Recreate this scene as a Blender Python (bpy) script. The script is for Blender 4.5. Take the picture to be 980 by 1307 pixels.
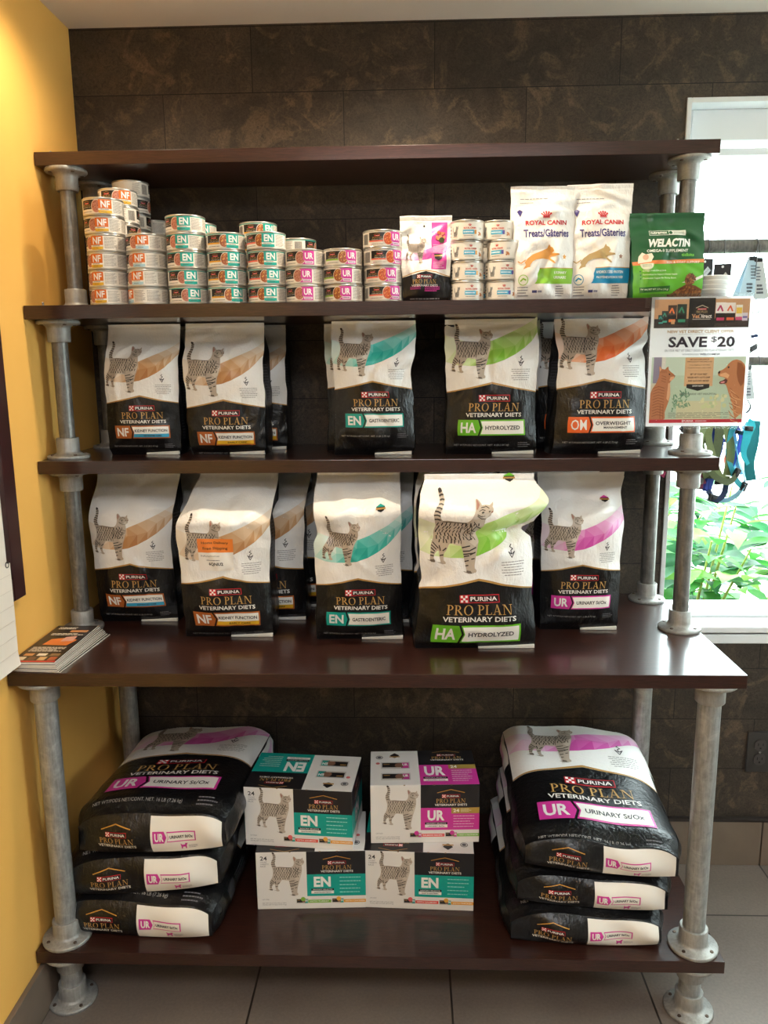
import bpy, bmesh, math, random
import numpy as np
from mathutils import Vector, Matrix
from mathutils.geometry import tessellate_polygon

# ------------------------------------------------------------------ clear
for o in list(bpy.data.objects):
    bpy.data.objects.remove(o)
SC = bpy.context.scene
COL = SC.collection
PI = math.pi

# ------------------------------------------------------------------ camera
cam_data = bpy.data.cameras.new('camera')
cam = bpy.data.objects.new('camera', cam_data)
COL.objects.link(cam)
CR = Vector((0.99945233, 0.03160204, -0.00981563))
CU = Vector((0.00387248, 0.18288832, 0.98312607))
CF = Vector((-0.03286395, 0.98262565, -0.18266578))
cam.matrix_world = Matrix(((CR.x, CU.x, -CF.x, 0.8291), (CR.y, CU.y, -CF.y, -1.7024),
                           (CR.z, CU.z, -CF.z, 1.4200), (0, 0, 0, 1)))
cam_data.sensor_fit = 'VERTICAL'
cam_data.sensor_height = 36.0
cam_data.lens = 996.49 / 1307.0 * 36.0
cam_data.clip_start = 0.02
SC.camera = cam

# ------------------------------------------------------------------ world, lights, exposure
world = bpy.data.worlds.new('daylight')
SC.world = world
world.use_nodes = True
bg = world.node_tree.nodes['Background']
bg.inputs[0].default_value = (0.86, 0.95, 1.0, 1)
bg.inputs[1].default_value = 15.0


def lamp(name, kind, loc, energy, color, rot=(0, 0, 0), **kw):
    d = bpy.data.lights.new(name, kind)
    d.energy = energy
    d.color = color
    for k, v in kw.items():
        setattr(d, k, v)
    o = bpy.data.objects.new(name, d)
    o.location = loc
    o.rotation_euler = rot
    COL.objects.link(o)
    return o


for (lx, lw_) in ((0.82, 34), (0.20, 13)):
    lamp('downlight_lamp', 'SPOT', (lx, -0.045, 2.215), lw_, (1.0, 0.84, 0.62),
         spot_size=math.radians(155), spot_blend=1.0, shadow_soft_size=0.03)
lamp('room_fill_light', 'AREA', (1.0, -1.9, 2.22), 27, (0.93, 0.97, 1.0), shape='RECTANGLE', size=1.2, size_y=0.6)  # unseen overhead area lights, added as ambient fill for the room
lamp('room_fill_light', 'AREA', (0.6, -3.2, 2.22), 19, (0.93, 0.97, 1.0), shape='RECTANGLE', size=1.2, size_y=0.6)

SC.view_settings.view_transform = 'Standard'
SC.view_settings.look = 'None'
SC.view_settings.gamma = 1.0
SC.view_settings.use_curve_mapping = False
SC.view_settings.exposure = 0.0

# ------------------------------------------------------------------ materials


def lin(c):
    c = c / 255.0
    return c / 12.92 if c <= 0.04045 else ((c + 0.055) / 1.055) ** 2.4


def rgb(h):
    h = h.lstrip('#')
    return tuple(lin(int(h[i:i + 2], 16)) for i in (0, 2, 4)) + (1.0,)


_M = {}


def mat(name, hexc, rough=0.5, metal=0.0, coat=0.0, spec=0.5, alpha=None):
    if name in _M:
        return _M[name]
    m = bpy.data.materials.new(name)
    m.use_nodes = True
    b = m.node_tree.nodes['Principled BSDF']
    b.inputs['Base Color'].default_value = rgb(hexc)
    b.inputs['Roughness'].default_value = rough
    b.inputs['Metallic'].default_value = metal
    b.inputs['Coat Weight'].default_value = coat
    b.inputs['Specular IOR Level'].default_value = spec
    _M[name] = m
    return m


def ink(hexc, rough=0.38):
    return mat('ink_%s_%d' % (hexc, int(rough * 100)), hexc, rough)


class NT:
    """small helper to write node materials"""
    def __init__(self, name):
        self.m = bpy.data.materials.new(name)
        self.m.use_nodes = True
        self.t = self.m.node_tree
        self.b = self.t.nodes['Principled BSDF']
        self.co = self.n('ShaderNodeTexCoord')

    def n(self, kind, **kw):
        n = self.t.nodes.new(kind)
        for k, v in kw.items():
            if k in ('operation', 'blend_type', 'data_type', 'feature', 'offset', 'offset_frequency', 'squash', 'noise_dimensions', 'distance', 'invert'):
                setattr(n, k, v)
        return n

    def l(self, a, b):
        self.t.links.new(a, b)

    def mapping(self, scale=(1, 1, 1), loc=(0, 0, 0), rot=(0, 0, 0), src='Object'):
        mp = self.n('ShaderNodeMapping')
        mp.inputs['Scale'].default_value = scale
        mp.inputs['Location'].default_value = loc
        mp.inputs['Rotation'].default_value = rot
        self.l(self.co.outputs[src], mp.inputs['Vector'])
        return mp.outputs['Vector']

    def noise(self, vec, scale, detail=4, rough=0.55, dist=0.0):
        n = self.n('ShaderNodeTexNoise')
        n.inputs['Scale'].default_value = scale
        n.inputs['Detail'].default_value = detail
        n.inputs['Roughness'].default_value = rough
        n.inputs['Distortion'].default_value = dist
        self.l(vec, n.inputs['Vector'])
        return n.outputs['Fac']

    def ramp(self, fac, stops):
        r = self.n('ShaderNodeValToRGB')
        e = r.color_ramp.elements
        e[0].position, e[0].color = stops[0][0], rgb(stops[0][1])
        e[1].position, e[1].color = stops[-1][0], rgb(stops[-1][1])
        for p, c in stops[1:-1]:
            x = e.new(p)
            x.color = rgb(c)
        self.l(fac, r.inputs['Fac'])
        return r.outputs['Color']

    def mix(self, fac, a, b, blend='MIX'):
        x = self.n('ShaderNodeMixRGB', blend_type=blend)
        for s, v in ((0, fac), (1, a), (2, b)):
            if isinstance(v, (int, float)):
                x.inputs[s].default_value = v
            elif isinstance(v, str):
                x.inputs[s].default_value = rgb(v)
            else:
                self.l(v, x.inputs[s])
        return x.outputs[0]

    def bump(self, h, strength=0.3, dist=0.002):
        b = self.n('ShaderNodeBump')
        b.inputs['Strength'].default_value = strength
        b.inputs['Distance'].default_value = dist
        self.l(h, b.inputs['Height'])
        self.l(b.outputs['Normal'], self.b.inputs['Normal'])

    def done(self, color=None, rough=None, metal=None, spec=None):
        if color is not None:
            if isinstance(color, str):
                self.b.inputs['Base Color'].default_value = rgb(color)
            else:
                self.l(color, self.b.inputs['Base Color'])
        if rough is not None:
            if isinstance(rough, (int, float)):
                self.b.inputs['Roughness'].default_value = rough
            else:
                self.l(rough, self.b.inputs['Roughness'])
        if metal is not None:
            self.b.inputs['Metallic'].default_value = metal
        if spec is not None:
            self.b.inputs['Specular IOR Level'].default_value = spec
        return self.m


def make_cork():
    k = NT('cork_wall_tiles')
    v = k.mapping(rot=(-PI / 2, 0, 0), loc=(0, -0.1455, 0))
    br = k.n('ShaderNodeTexBrick', offset=0.5, offset_frequency=2)
    br.inputs['Scale'].default_value = 1.0
    br.inputs['Brick Width'].default_value = 0.447
    br.inputs['Row Height'].default_value = 0.1493
    br.inputs['Mortar Size'].default_value = 0.0011
    br.inputs['Mortar Smooth'].default_value = 0.2
    br.inputs['Color1'].default_value = (0.75, 0.75, 0.75, 1)
    br.inputs['Color2'].default_value = (1.1, 1.1, 1.1, 1)
    br.inputs['Mortar'].default_value = (1, 1, 1, 1)
    # object z is up and x runs along the wall: feed (x, z)
    sep = k.n('ShaderNodeSeparateXYZ')
    k.l(k.co.outputs['Object'], sep.inputs[0])
    add = k.n('ShaderNodeMath', operation='SUBTRACT')
    k.l(sep.outputs['Z'], add.inputs[0])
    add.inputs[1].default_value = 0.1455
    cmb = k.n('ShaderNodeCombineXYZ')
    k.l(sep.outputs['X'], cmb.inputs[0])
    k.l(add.outputs[0], cmb.inputs[1])
    k.l(cmb.outputs[0], br.inputs['Vector'])
    o = k.co.outputs['Object']
    warp = k.noise(o, 9, 5, 0.6, 1.2)
    chunks = k.noise(o, 12, 4, 0.6, 1.4)
    fine = k.noise(o, 85, 5, 0.75, 2.2)
    base = k.ramp(warp, [(0.3, '#3b332b'), (0.55, '#4a3f35'), (0.75, '#574a3e')])
    c2 = k.ramp(chunks, [(0.54, '#000000'), (0.66, '#b8b8b8')])
    base = k.mix(c2, base, '#7b6752')
    fr = k.ramp(fine, [(0.36, '#2a2420'), (0.60, '#ffffff')])
    base = k.mix(0.55, base, fr, 'MULTIPLY')
    base = k.mix(1.0, base, br.outputs['Color'], 'MULTIPLY')
    base = k.mix(br.outputs['Fac'], base, '#0d0a09')
    k.bump(fine, 0.35, 0.002)
    return k.done(base, 0.62, spec=0.35)


def make_floor():
    k = NT('floor_tiles')
    sep = k.n('ShaderNodeSeparateXYZ')
    k.l(k.co.outputs['Object'], sep.inputs[0])
    br = k.n('ShaderNodeTexBrick', offset=0.0, offset_frequency=2)
    br.inputs['Scale'].default_value = 1.0
    br.inputs['Brick Width'].default_value = 0.455
    br.inputs['Row Height'].default_value = 0.455
    br.inputs['Mortar Size'].default_value = 0.0024
    br.inputs['Mortar Smooth'].default_value = 0.1
    br.inputs['Color1'].default_value = (0.92, 0.92, 0.92, 1)
    br.inputs['Color2'].default_value = (1.05, 1.05, 1.05, 1)
    mp = k.mapping(loc=(-0.01, 0.314, 0))
    k.l(mp, br.inputs['Vector'])
    o = k.co.outputs['Object']
    n1 = k.noise(o, 4, 5, 0.6)
    n2 = k.noise(o, 160, 2, 0.5)
    c = k.ramp(n1, [(0.3, '#6b6059'), (0.7, '#7a6f66')])
    c = k.mix(0.12, c, k.ramp(n2, [(0.3, '#40362f'), (0.7, '#a09080')]))
    c = k.mix(1.0, c, br.outputs['Color'], 'MULTIPLY')
    c = k.mix(br.outputs['Fac'], c, '#2f2823')
    k.bump(n2, 0.15, 0.001)
    return k.done(c, 0.36, spec=0.5)


def make_wood():
    k = NT('dark_wood_laminate')
    v = k.mapping(scale=(3, 45, 45))
    n = k.noise(v, 4, 6, 0.62, 1.6)
    v2 = k.mapping(scale=(8, 160, 160))
    n2 = k.noise(v2, 5, 3, 0.6, 0.4)
    c = k.ramp(n, [(0.3, '#220f0b'), (0.55, '#341913'), (0.75, '#48251c')])
    c = k.mix(0.35, c, k.ramp(n2, [(0.35, '#0d0807'), (0.65, '#452a22')]))
    k.bump(n2, 0.12, 0.0008)
    k.b.inputs['Coat Weight'].default_value = 0.7
    k.b.inputs['Coat Roughness'].default_value = 0.14
    return k.done(c, 0.32, spec=0.3)


def make_galv(name, a, b, c_, rough=0.45, metal=0.75):
    k = NT(name)
    o = k.co.outputs['Object']
    n = k.noise(o, 45, 5, 0.65, 0.6)
    n2 = k.noise(k.mapping(scale=(60, 60, 7)), 3, 4, 0.6)
    c = k.ramp(n, [(0.3, a), (0.55, b), (0.78, c_)])
    c = k.mix(0.4, c, k.ramp(n2, [(0.3, a), (0.7, c_)]))
    rr = k.ramp(n2, [(0.3, '#707070'), (0.7, '#b0b0b0')])
    k.bump(n, 0.2, 0.0012)
    return k.done(c, rr if rough is None else rough, metal)


def make_plain_noise(name, a, b, scale, rough=0.8, bump=0.05):
    k = NT(name)
    o = k.co.outputs['Object']
    n = k.noise(o, scale, 4, 0.6)
    c = k.ramp(n, [(0.3, a), (0.7, b)])
    n2 = k.noise(o, 260, 2, 0.5)
    k.bump(n2, bump, 0.001)
    return k.done(c, rough)


CORK = make_cork()
FLOOR = make_floor()
WOOD = make_wood()
GALV = make_galv('galvanised_pipe', '#545350', '#72716d', '#a5a39e', 0.42, 0.5)
GALV2 = make_galv('galvanised_leg', '#7c7d7b', '#a0a19e', '#c6c8c6', 0.40, 0.45)
CAST = make_galv('cast_fitting', '#83827e', '#9c9b97', '#b6b5b1', 0.45, 0.35)
YELLOW = make_plain_noise('yellow_paint', '#efb558', '#f2bb60', 3, 0.75)
WHITEP = make_plain_noise('white_paint', '#e8dccd', '#eee3d5', 3, 0.7)
GREYP = make_plain_noise('room_paint', '#aaa59b', '#b4afa5', 3, 0.85)
TILEB = make_plain_noise('base_tile', '#6a5b4e', '#78685a', 6, 0.5)
DTRIM = mat('dark_trim', '#2b2320', 0.5)
VINYL = mat('white_vinyl_frame', '#dfe1e2', 0.45)
CHROME = mat('steel_wire', '#77797c', 0.4, 0.6)
STEEL = mat('steel', '#a8a6a2', 0.35, 0.9)

# ------------------------------------------------------------------ mesh builder


class MB:
    def __init__(self):
        self.v = []
        self.nv = 0
        self.f = []
        self.mi = []
        self.mats = []
        self.sm = []

    def slot(self, m):
        if m not in self.mats:
            self.mats.append(m)
        return self.mats.index(m)

    def add(self, verts, faces, m, smooth=True):
        verts = np.asarray(verts, dtype=float).reshape(-1, 3)
        s = self.slot(m)
        b = self.nv
        self.v.append(verts)
        self.nv += len(verts)
        for f in faces:
            self.f.append(tuple(int(i) + b for i in f))
            self.mi.append(s)
            self.sm.append(smooth)
        return b

    def grid(self, P, m, flip=False, closed_u=False, smooth=True):
        """P: (rows, cols, 3)"""
        P = np.asarray(P, dtype=float)
        r, c = P.shape[:2]
        fs = []
        cc = c if closed_u else c - 1
        for i in range(r - 1):
            for j in range(cc):
                a, b_, d, e = i * c + j, i * c + (j + 1) % c, (i + 1) * c + (j + 1) % c, (i + 1) * c + j
                fs.append((a, e, d, b_) if flip else (a, b_, d, e))
        self.add(P.reshape(-1, 3), fs, m, smooth)

    def box(self, x0, x1, y0, y1, z0, z1, m, bev=0.0):
        if bev <= 0:
            v = [(x0, y0, z0), (x1, y0, z0), (x1, y1, z0), (x0, y1, z0), (x0, y0, z1), (x1, y0, z1), (x1, y1, z1), (x0, y1, z1)]
            self.add(v, [(0, 3, 2, 1), (4, 5, 6, 7), (0, 1, 5, 4), (1, 2, 6, 5), (2, 3, 7, 6), (3, 0, 4, 7)], m, False)
            return
        bm = bmesh.new()
        bmesh.ops.create_cube(bm, size=1.0)
        for q in bm.verts:
            q.co = Vector(((x0 + x1) / 2 + q.co.x * (x1 - x0), (y0 + y1) / 2 + q.co.y * (y1 - y0), (z0 + z1) / 2 + q.co.z * (z1 - z0)))
        bmesh.ops.bevel(bm, geom=bm.edges[:], offset=bev, segments=2, affect='EDGES', profile=0.6)
        self.bm(bm, m, False)

    def bm(self, bm, m, smooth=True):
        bm.verts.index_update()
        vs = [tuple(q.co) for q in bm.verts]
        fs = [[q.index for q in f.verts] for f in bm.faces]
        bm.free()
        self.add(vs, fs, m, smooth)

    def lathe(self, prof, m, center=(0, 0, 0), seg=28, smooth=True, caps=True, axis='z'):
        """prof: list of (r, z) from bottom to top (outside)"""
        a = np.linspace(0, 2 * PI, seg, endpoint=False)
        P = []
        for r, z in prof:
            ring = np.stack([r * np.sin(a), -r * np.cos(a), np.full(seg, z)], 1)
            P.append(ring)
        P = np.array(P)
        if axis == 'x':
            P = P[..., [2, 0, 1]]
        elif axis == 'y':
            P = P[..., [1, 2, 0]]
        P = P + np.array(center)
        n = len(prof)
        self.grid(P, m, closed_u=True, smooth=smooth)
        if caps:
            self.add(P[0], [tuple(range(seg))[::-1]], m, False)
            self.add(P[-1], [tuple(range(seg))], m, False)

    def tube(self, pts, r, m, seg=8, caps=True):
        pts = np.asarray(pts, float)
        n = len(pts)
        rr = np.full(n, r) if np.isscalar(r) else np.asarray(r, float)
        t = np.gradient(pts, axis=0)
        t /= np.linalg.norm(t, axis=1)[:, None] + 1e-12
        up = np.array([0.13, 0.31, 0.94])
        rings = []
        a = np.linspace(0, 2 * PI, seg, endpoint=False)
        s = np.cross(t[0], up)
        if np.linalg.norm(s) < 0.2:
            s = np.cross(t[0], np.array([1.0, 0, 0]))
        s /= np.linalg.norm(s)
        for i in range(n):
            s = s - t[i] * (s @ t[i])
            s /= np.linalg.norm(s) + 1e-12
            w = np.cross(t[i], s)
            rings.append(pts[i] + rr[i] * (np.cos(a)[:, None] * s + np.sin(a)[:, None] * w))
        self.grid(np.array(rings), m, closed_u=True)
        if caps:
            self.add(rings[0], [tuple(range(seg))[::-1]], m, False)
            self.add(rings[-1], [tuple(range(seg))], m, False)

    def strap(self, pts, wdir, width, thick, m):
        """a flat webbing strap along pts; wdir = width direction per strap or per point"""
        pts = spline(pts)
        n = len(pts)
        t = np.gradient(pts, axis=0)
        t /= np.linalg.norm(t, axis=1)[:, None] + 1e-12
        wd = np.asarray(wdir, float)
        if wd.ndim == 1:
            wd = np.tile(wd, (n, 1))
        else:
            k = np.linspace(0, len(wd) - 1, n)
            wd = np.stack([np.interp(k, np.arange(len(wd)), wd[:, q]) for q in range(3)], 1)
        wd = wd - t * np.sum(wd * t, 1)[:, None]
        wd /= np.linalg.norm(wd, axis=1)[:, None] + 1e-9
        nn = np.cross(t, wd)
        h, k = width / 2, thick / 2
        ring = np.stack([pts - wd * h - nn * k, pts + wd * h - nn * k, pts + wd * h + nn * k, pts - wd * h + nn * k], 1)
        self.grid(ring, m, closed_u=True, smooth=False)
        self.add(ring[0], [(3, 2, 1, 0)], m, False)
        self.add(ring[-1], [(0, 1, 2, 3)], m, False)

    def build(self, name, parent=None, loc=None):
        me = bpy.data.meshes.new(name)
        V = np.concatenate(self.v) if self.v else np.zeros((0, 3))
        me.from_pydata(V.tolist(), [], self.f)
        for m in self.mats:
            me.materials.append(m)
        me.polygons.foreach_set('material_index', self.mi)
        me.polygons.foreach_set('use_smooth', self.sm)
        me.update()
        o = bpy.data.objects.new(name, me)
        COL.objects.link(o)
        if parent is not None:
            o.parent = parent
        if loc is not None:
            o.location = loc
        return o


def spline(pts, k=8):
    p = np.asarray(pts, float)
    if len(p) < 3:
        return np.array([p[0] + (p[-1] - p[0]) * t for t in np.linspace(0, 1, k)])
    q = np.vstack([2 * p[0] - p[1], p, 2 * p[-1] - p[-2]])
    out = []
    for i in range(1, len(q) - 2):
        for t in np.linspace(0, 1, k, endpoint=False):
            a, b, c, d = q[i - 1], q[i], q[i + 1], q[i + 2]
            out.append(0.5 * ((2 * b) + (c - a) * t + (2 * a - 5 * b + 4 * c - d) * t * t + (3 * b - a - 3 * c + d) * t ** 3))
    out.append(p[-1])
    return np.array(out)


def tag(o, label=None, cat=None, group=None, kind=None):
    if label:
        o['label'] = label
    if cat:
        o['category'] = cat
    if group:
        o['group'] = group
    if kind:
        o['kind'] = kind
    return o


def thing(name, label, cat, loc=(0, 0, 0), rot=(0, 0, 0), group=None):
    o = bpy.data.objects.new(name, None)
    o.empty_display_size = 0.05
    COL.objects.link(o)
    o.location = loc
    o.rotation_euler = rot
    return tag(o, label, cat, group)


def copy_tree(o, parent=None):
    c = o.copy()
    COL.objects.link(c)
    c.parent = parent
    for ch in o.children:
        copy_tree(ch, c)
    return c


# ------------------------------------------------------------------ flat artwork (print on packs)
_TXT = {}


def text_tris(s, bold=0.0):
    key = (s, bold)
    if key in _TXT:
        return _TXT[key]
    c = bpy.data.curves.new('lettering', 'FONT')
    c.body = s
    c.size = 1.0
    c.resolution_u = 2
    c.offset = bold
    o = bpy.data.objects.new('lettering', c)
    COL.objects.link(o)
    bpy.context.view_layer.update()
    dg = bpy.context.evaluated_depsgraph_get()
    me = bpy.data.meshes.new_from_object(o.evaluated_get(dg))
    me.calc_loop_triangles()
    V = np.array([v.co[:2] for v in me.vertices]) if len(me.vertices) else np.zeros((0, 2))
    T = [tuple(t.vertices) for t in me.loop_triangles]
    bpy.data.objects.remove(o)
    bpy.data.curves.remove(c)
    bpy.data.meshes.remove(me)
    if len(V):
        V = V - V.min(0)
    _TXT[key] = (V, T)
    return _TXT[key]


def subdiv(V, T, e):
    V = [tuple(v) for v in V]
    for _ in range(12):
        mid = {}
        NT_ = []
        any_ = False

        def L(a, b):
            return math.hypot(V[a][0] - V[b][0], V[a][1] - V[b][1])

        def M(a, b):
            k = (a, b) if a < b else (b, a)
            if k not in mid:
                mid[k] = len(V)
                V.append(((V[a][0] + V[b][0]) / 2, (V[a][1] + V[b][1]) / 2))
            return mid[k]
        for a, b, c in T:
            s = [L(a, b) > e, L(b, c) > e, L(c, a) > e]
            if not any(s):
                NT_.append((a, b, c))
                continue
            any_ = True
            if all(s):
                x, y, z = M(a, b), M(b, c), M(c, a)
                NT_ += [(a, x, z), (x, b, y), (z, y, c), (x, y, z)]
            elif sum(s) == 1:
                if s[0]:
                    x = M(a, b); NT_ += [(a, x, c), (x, b, c)]
                elif s[1]:
                    x = M(b, c); NT_ += [(b, x, a), (x, c, a)]
                else:
                    x = M(c, a); NT_ += [(c, x, b), (x, a, b)]
            else:
                while s[2]:
                    a, b, c = b, c, a
                    s = [s[1], s[2], s[0]]
                x, y = M(a, b), M(b, c)
                NT_ += [(x, b, y), (a, x, y), (a, y, c)]
        T = NT_
        if not any_:
            break
    return np.array(V), T


SERIF = {}


def _ring(cx, cy, rx, ry, ix, iy, a0, a1, n=14, dx=0.0):
    out = []
    for i in range(n):
        t0, t1 = a0 + (a1 - a0) * i / n, a0 + (a1 - a0) * (i + 1) / n
        p = lambda t, x, y, d: (cx + d + x * math.cos(t), cy + y * math.sin(t))
        out.append([p(t0, ix, iy, dx), p(t0, rx, ry, 0), p(t1, rx, ry, 0), p(t1, ix, iy, dx)])
    return out


def _rc(a, b, c, d):
    return [(a, b), (c, b), (c, d), (a, d)]


_Pb = [_rc(.12, 0, .25, 1), _rc(.02, 0, .37, .05), _rc(.02, .95, .3, 1)] + _ring(.28, .73, .34, .27, .21, .22, -PI / 2, PI / 2)
SERIF['P'] = (_Pb + [_rc(.25, .95, .3, 1), _rc(.25, .46, .3, .51)], .64)
SERIF['R'] = (_Pb + [_rc(.25, .95, .3, 1), _rc(.25, .46, .3, .51), [(.3, .48), (.45, .48), (.82, .02), (.86, 0), (.66, 0)]], .84)
SERIF['O'] = (_ring(.44, .5, .43, .52, .30, .47, 0, 2 * PI, 24), .88)
SERIF['L'] = ([_rc(.12, 0, .25, 1), _rc(.02, .95, .37, 1), _rc(.02, 0, .62, .05), [(.56, .05), (.62, .05), (.64, .24), (.60, .24)]], .64)
SERIF['A'] = ([[(.12, 0), (.18, 0), (.44, .98), (.40, .98)], [(.62, 0), (.78, 0), (.48, 1.02), (.38, 1.02)], _rc(.24, .3, .62, .35), _rc(0, 0, .28, .05), _rc(.54, 0, .88, .05)], .86)
SERIF['N'] = ([_rc(.14, 0, .19, 1), _rc(.78, 0, .83, 1), [(.12, 1), (.28, 1), (.83, .0), (.80, -.03), (.74, 0)], _rc(.02, 0, .31, .05), _rc(.66, .95, .95, 1), _rc(.02, .95, .2, 1)], .96)


class Art:
    def __init__(self):
        self.items = []          # (V, T, layer, material)

    def poly(self, pts, m, layer=1):
        pts = [tuple(p) for p in pts]
        T = tessellate_polygon([[Vector((x * 1000.0, y * 1000.0, 0)) for x, y in pts]])
        self.items.append((np.array(pts, float), [tuple(t) for t in T], layer, m))

    def rect(self, x0, z0, x1, z1, m, layer=1):
        self.poly([(x0, z0), (x1, z0), (x1, z1), (x0, z1)], m, layer)

    def disc(self, x, z, r, m, layer=1, n=18, sx=1.0, a0=0, a1=2 * PI):
        self.poly([(x + sx * r * math.cos(a0 + (a1 - a0) * i / n), z + r * math.sin(a0 + (a1 - a0) * i / n)) for i in range(n + (0 if a1 - a0 > 6.2 else 1))], m, layer)

    def line(self, pts, w, m, layer=1):
        for (a, b), (c, d) in zip(pts[:-1], pts[1:]):
            l = math.hypot(c - a, d - b) or 1e-9
            nx, nz = -(d - b) / l * w / 2, (c - a) / l * w / 2
            ex, ez = (c - a) / l * w * .2, (d - b) / l * w * .2
            self.poly([(a - nx - ex, b - nz - ez), (c - nx + ex, d - nz + ez), (c + nx + ex, d + nz + ez), (a + nx - ex, b + nz - ez)], m, layer)

    def text(self, s, x, z, h, m, layer=2, w=None, bold=0.0, align='l', shear=0.0, box=True):
        """x,z: lower left (or centre / right) of the lettering, h: its height, w: fit to this width"""
        V, T = text_tris(s, bold)
        if not len(V):
            return
        W, H = V.max(0)
        sz = h / H
        sx = w / W if w else sz
        U = V * np.array([sx, sz])
        tot = W * sx
        off = {'l': 0, 'c': -tot / 2, 'r': -tot}[align]
        U[:, 0] += off + U[:, 1] * shear
        self.items.append((U + np.array([x, z]), T, layer, m))

    def serif(self, s, x, z, h, w, m, layer=2, caps=None):
        adv = 0
        polys = []
        for ch in s:
            if ch == ' ':
                adv += .34
                continue
            p, a = SERIF[ch]
            for q in p:
                polys.append([(u + adv, v) for u, v in q])
            adv += a + .07
        k = w / adv
        for q in polys:
            self.poly([(x + u * k, z + v * h) for u, v in q], m, layer)

    def dashes(self, x0, z0, x1, z1, rows, m, layer=1, seed=0, fill=.55, align='l'):
        """lines of fine print too small to read"""
        R = random.Random(seed)
        lh = (z1 - z0) / rows
        for i in range(rows):
            zc = z1 - (i + .5) * lh
            x = x0
            end = x1 - (R.random() * .3 * (x1 - x0) if align != 'j' else 0)
            if align == 'c':
                x = x0 + (x1 - end) / 2
                end = x1 - (x1 - end) / 2
            while x < end:
                l = (x1 - x0) * R.uniform(.06, .16)
                e = min(end, x + l)
                self.rect(x, zc - lh * fill / 2, e, zc + lh * fill / 2, m, layer)
                x = e + (x1 - x0) * .02

    def place(self, other, sx=1, sz=1, dx=0, dz=0, dl=0):
        for V, T, l, m in other.items:
            self.items.append((V * np.array([sx, sz]) + np.array([dx, dz]), T, l + dl, m))

    def clip(self, x0, x1, z0, z1):
        for i, (V, T, l, m) in enumerate(self.items):
            self.items[i] = (np.stack([np.clip(V[:, 0], x0, x1), np.clip(V[:, 1], z0, z1)], 1), T, l, m)

    def emit(self, mb, fn, e=0.006, step=0.0003, smooth=True):
        """fn(x, z) -> (P, N) on arrays"""
        tot, cnt = {}, {}
        for it in self.items:
            tot[it[2]] = tot.get(it[2], 0) + 1
        for V, T, l, m in self.items:
            if not T:
                continue
            # prints of one layer lie a hair over one another, never in the same plane
            cnt[l] = cnt.get(l, 0) + 1
            l = l + .85 * cnt[l] / (tot[l] + 1)
            V2, T2 = subdiv(V, T, e)
            P, N = fn(V2[:, 0], V2[:, 1])
            P = P + N * (step * l)
            t = np.array(T2)
            a, b, c = P[t[:, 0]], P[t[:, 1]], P[t[:, 2]]
            nn = np.cross(b - a, c - a)
            flip = np.sum(nn * N[t[:, 0]], 1) < 0
            t[flip] = t[flip][:, ::-1]
            mb.add(P, t.tolist(), m, smooth)


def plane_fn(o, ux, uz):
    o, ux, uz = map(lambda q: np.asarray(q, float), (o, ux, uz))
    n = np.cross(ux, uz)
    n = n / np.linalg.norm(n)

    def fn(x, z):
        return o + x[:, None] * ux + z[:, None] * uz, np.tile(n, (len(x), 1))
    return fn


def num_normal(f, x, z, e=0.0012):
    P = f(x, z)
    a = f(x + e, z) - f(x - e, z)
    b = f(x, z + e) - f(x, z - e)
    n = np.cross(a, b)
    n /= np.linalg.norm(n, axis=1)[:, None] + 1e-12
    return P, n

# ================================================================== the room
XR, YF, ZC = 3.2, -4.4, 2.24          # right wall, front wall, ceiling
YW = 0.364                            # back wall
WX0, WX1, WZ0, WZ1 = 1.505, 2.95, 0.667, 2.054


def structure(name, m_or_mb, parent=None):
    o = m_or_mb.build(name, parent)
    if parent is None:
        o['kind'] = 'structure'
    return o


b = MB(); b.box(-0.1, XR + 0.1, YF - 0.1, YW + 0.16, -0.06, 0, FLOOR); structure('floor', b)
b = MB(); b.box(-0.1, XR + 0.1, YF - 0.1, YW + 0.16, ZC, ZC + 0.06, WHITEP); structure('ceiling', b)
b = MB(); b.box(-0.08, 0, YF, YW + 0.16, 0, ZC, YELLOW); structure('wall_left', b)
b = MB()
RY0, RY1, RZ0, RZ1 = -0.95, -0.15, 0.85, 1.95  # opening for the added side window that lets fill daylight in
b.box(XR, XR + 0.08, YF, RY0, 0, ZC, GREYP); b.box(XR, XR + 0.08, RY1, YW + 0.16, 0, ZC, GREYP)
b.box(XR, XR + 0.08, RY0, RY1, 0, RZ0, GREYP); b.box(XR, XR + 0.08, RY0, RY1, RZ1, ZC, GREYP)
structure('wall_right', b)
b = MB(); b.box(0, XR, YF - 0.08, YF, 0, ZC, GREYP); structure('wall_front', b)
b = MB()
b.box(0, WX0, YW, YW + 0.16, 0, ZC, CORK)
b.box(WX0, WX1, YW, YW + 0.16, 0, WZ0, CORK)
b.box(WX0, WX1, YW, YW + 0.16, WZ1, ZC, CORK)
b.box(WX1, XR, YW, YW + 0.16, 0, ZC, CORK)
structure('wall_back', b)
b = MB(); b.box(0, 0.012, YF, YW, 0, 0.116, TILEB, 0.002); structure('baseboard_left', b)
b = MB()
x = 0.012
while x < XR:
    x1 = min(x + 0.453, XR)
    b.box(x, x1 - 0.002, YW - 0.012, YW, 0, 0.136, TILEB, 0.0015)
    x += 0.455
structure('baseboard_back', b)
b = MB(); b.box(0.012, XR, YW - 0.014, YW, 0.1365, 0.147, DTRIM, 0.002); structure('trim_1', b)
b = MB(); b.box(0.0, 0.0015, YF, YW, ZC - 0.002, ZC, WHITEP); 

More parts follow.
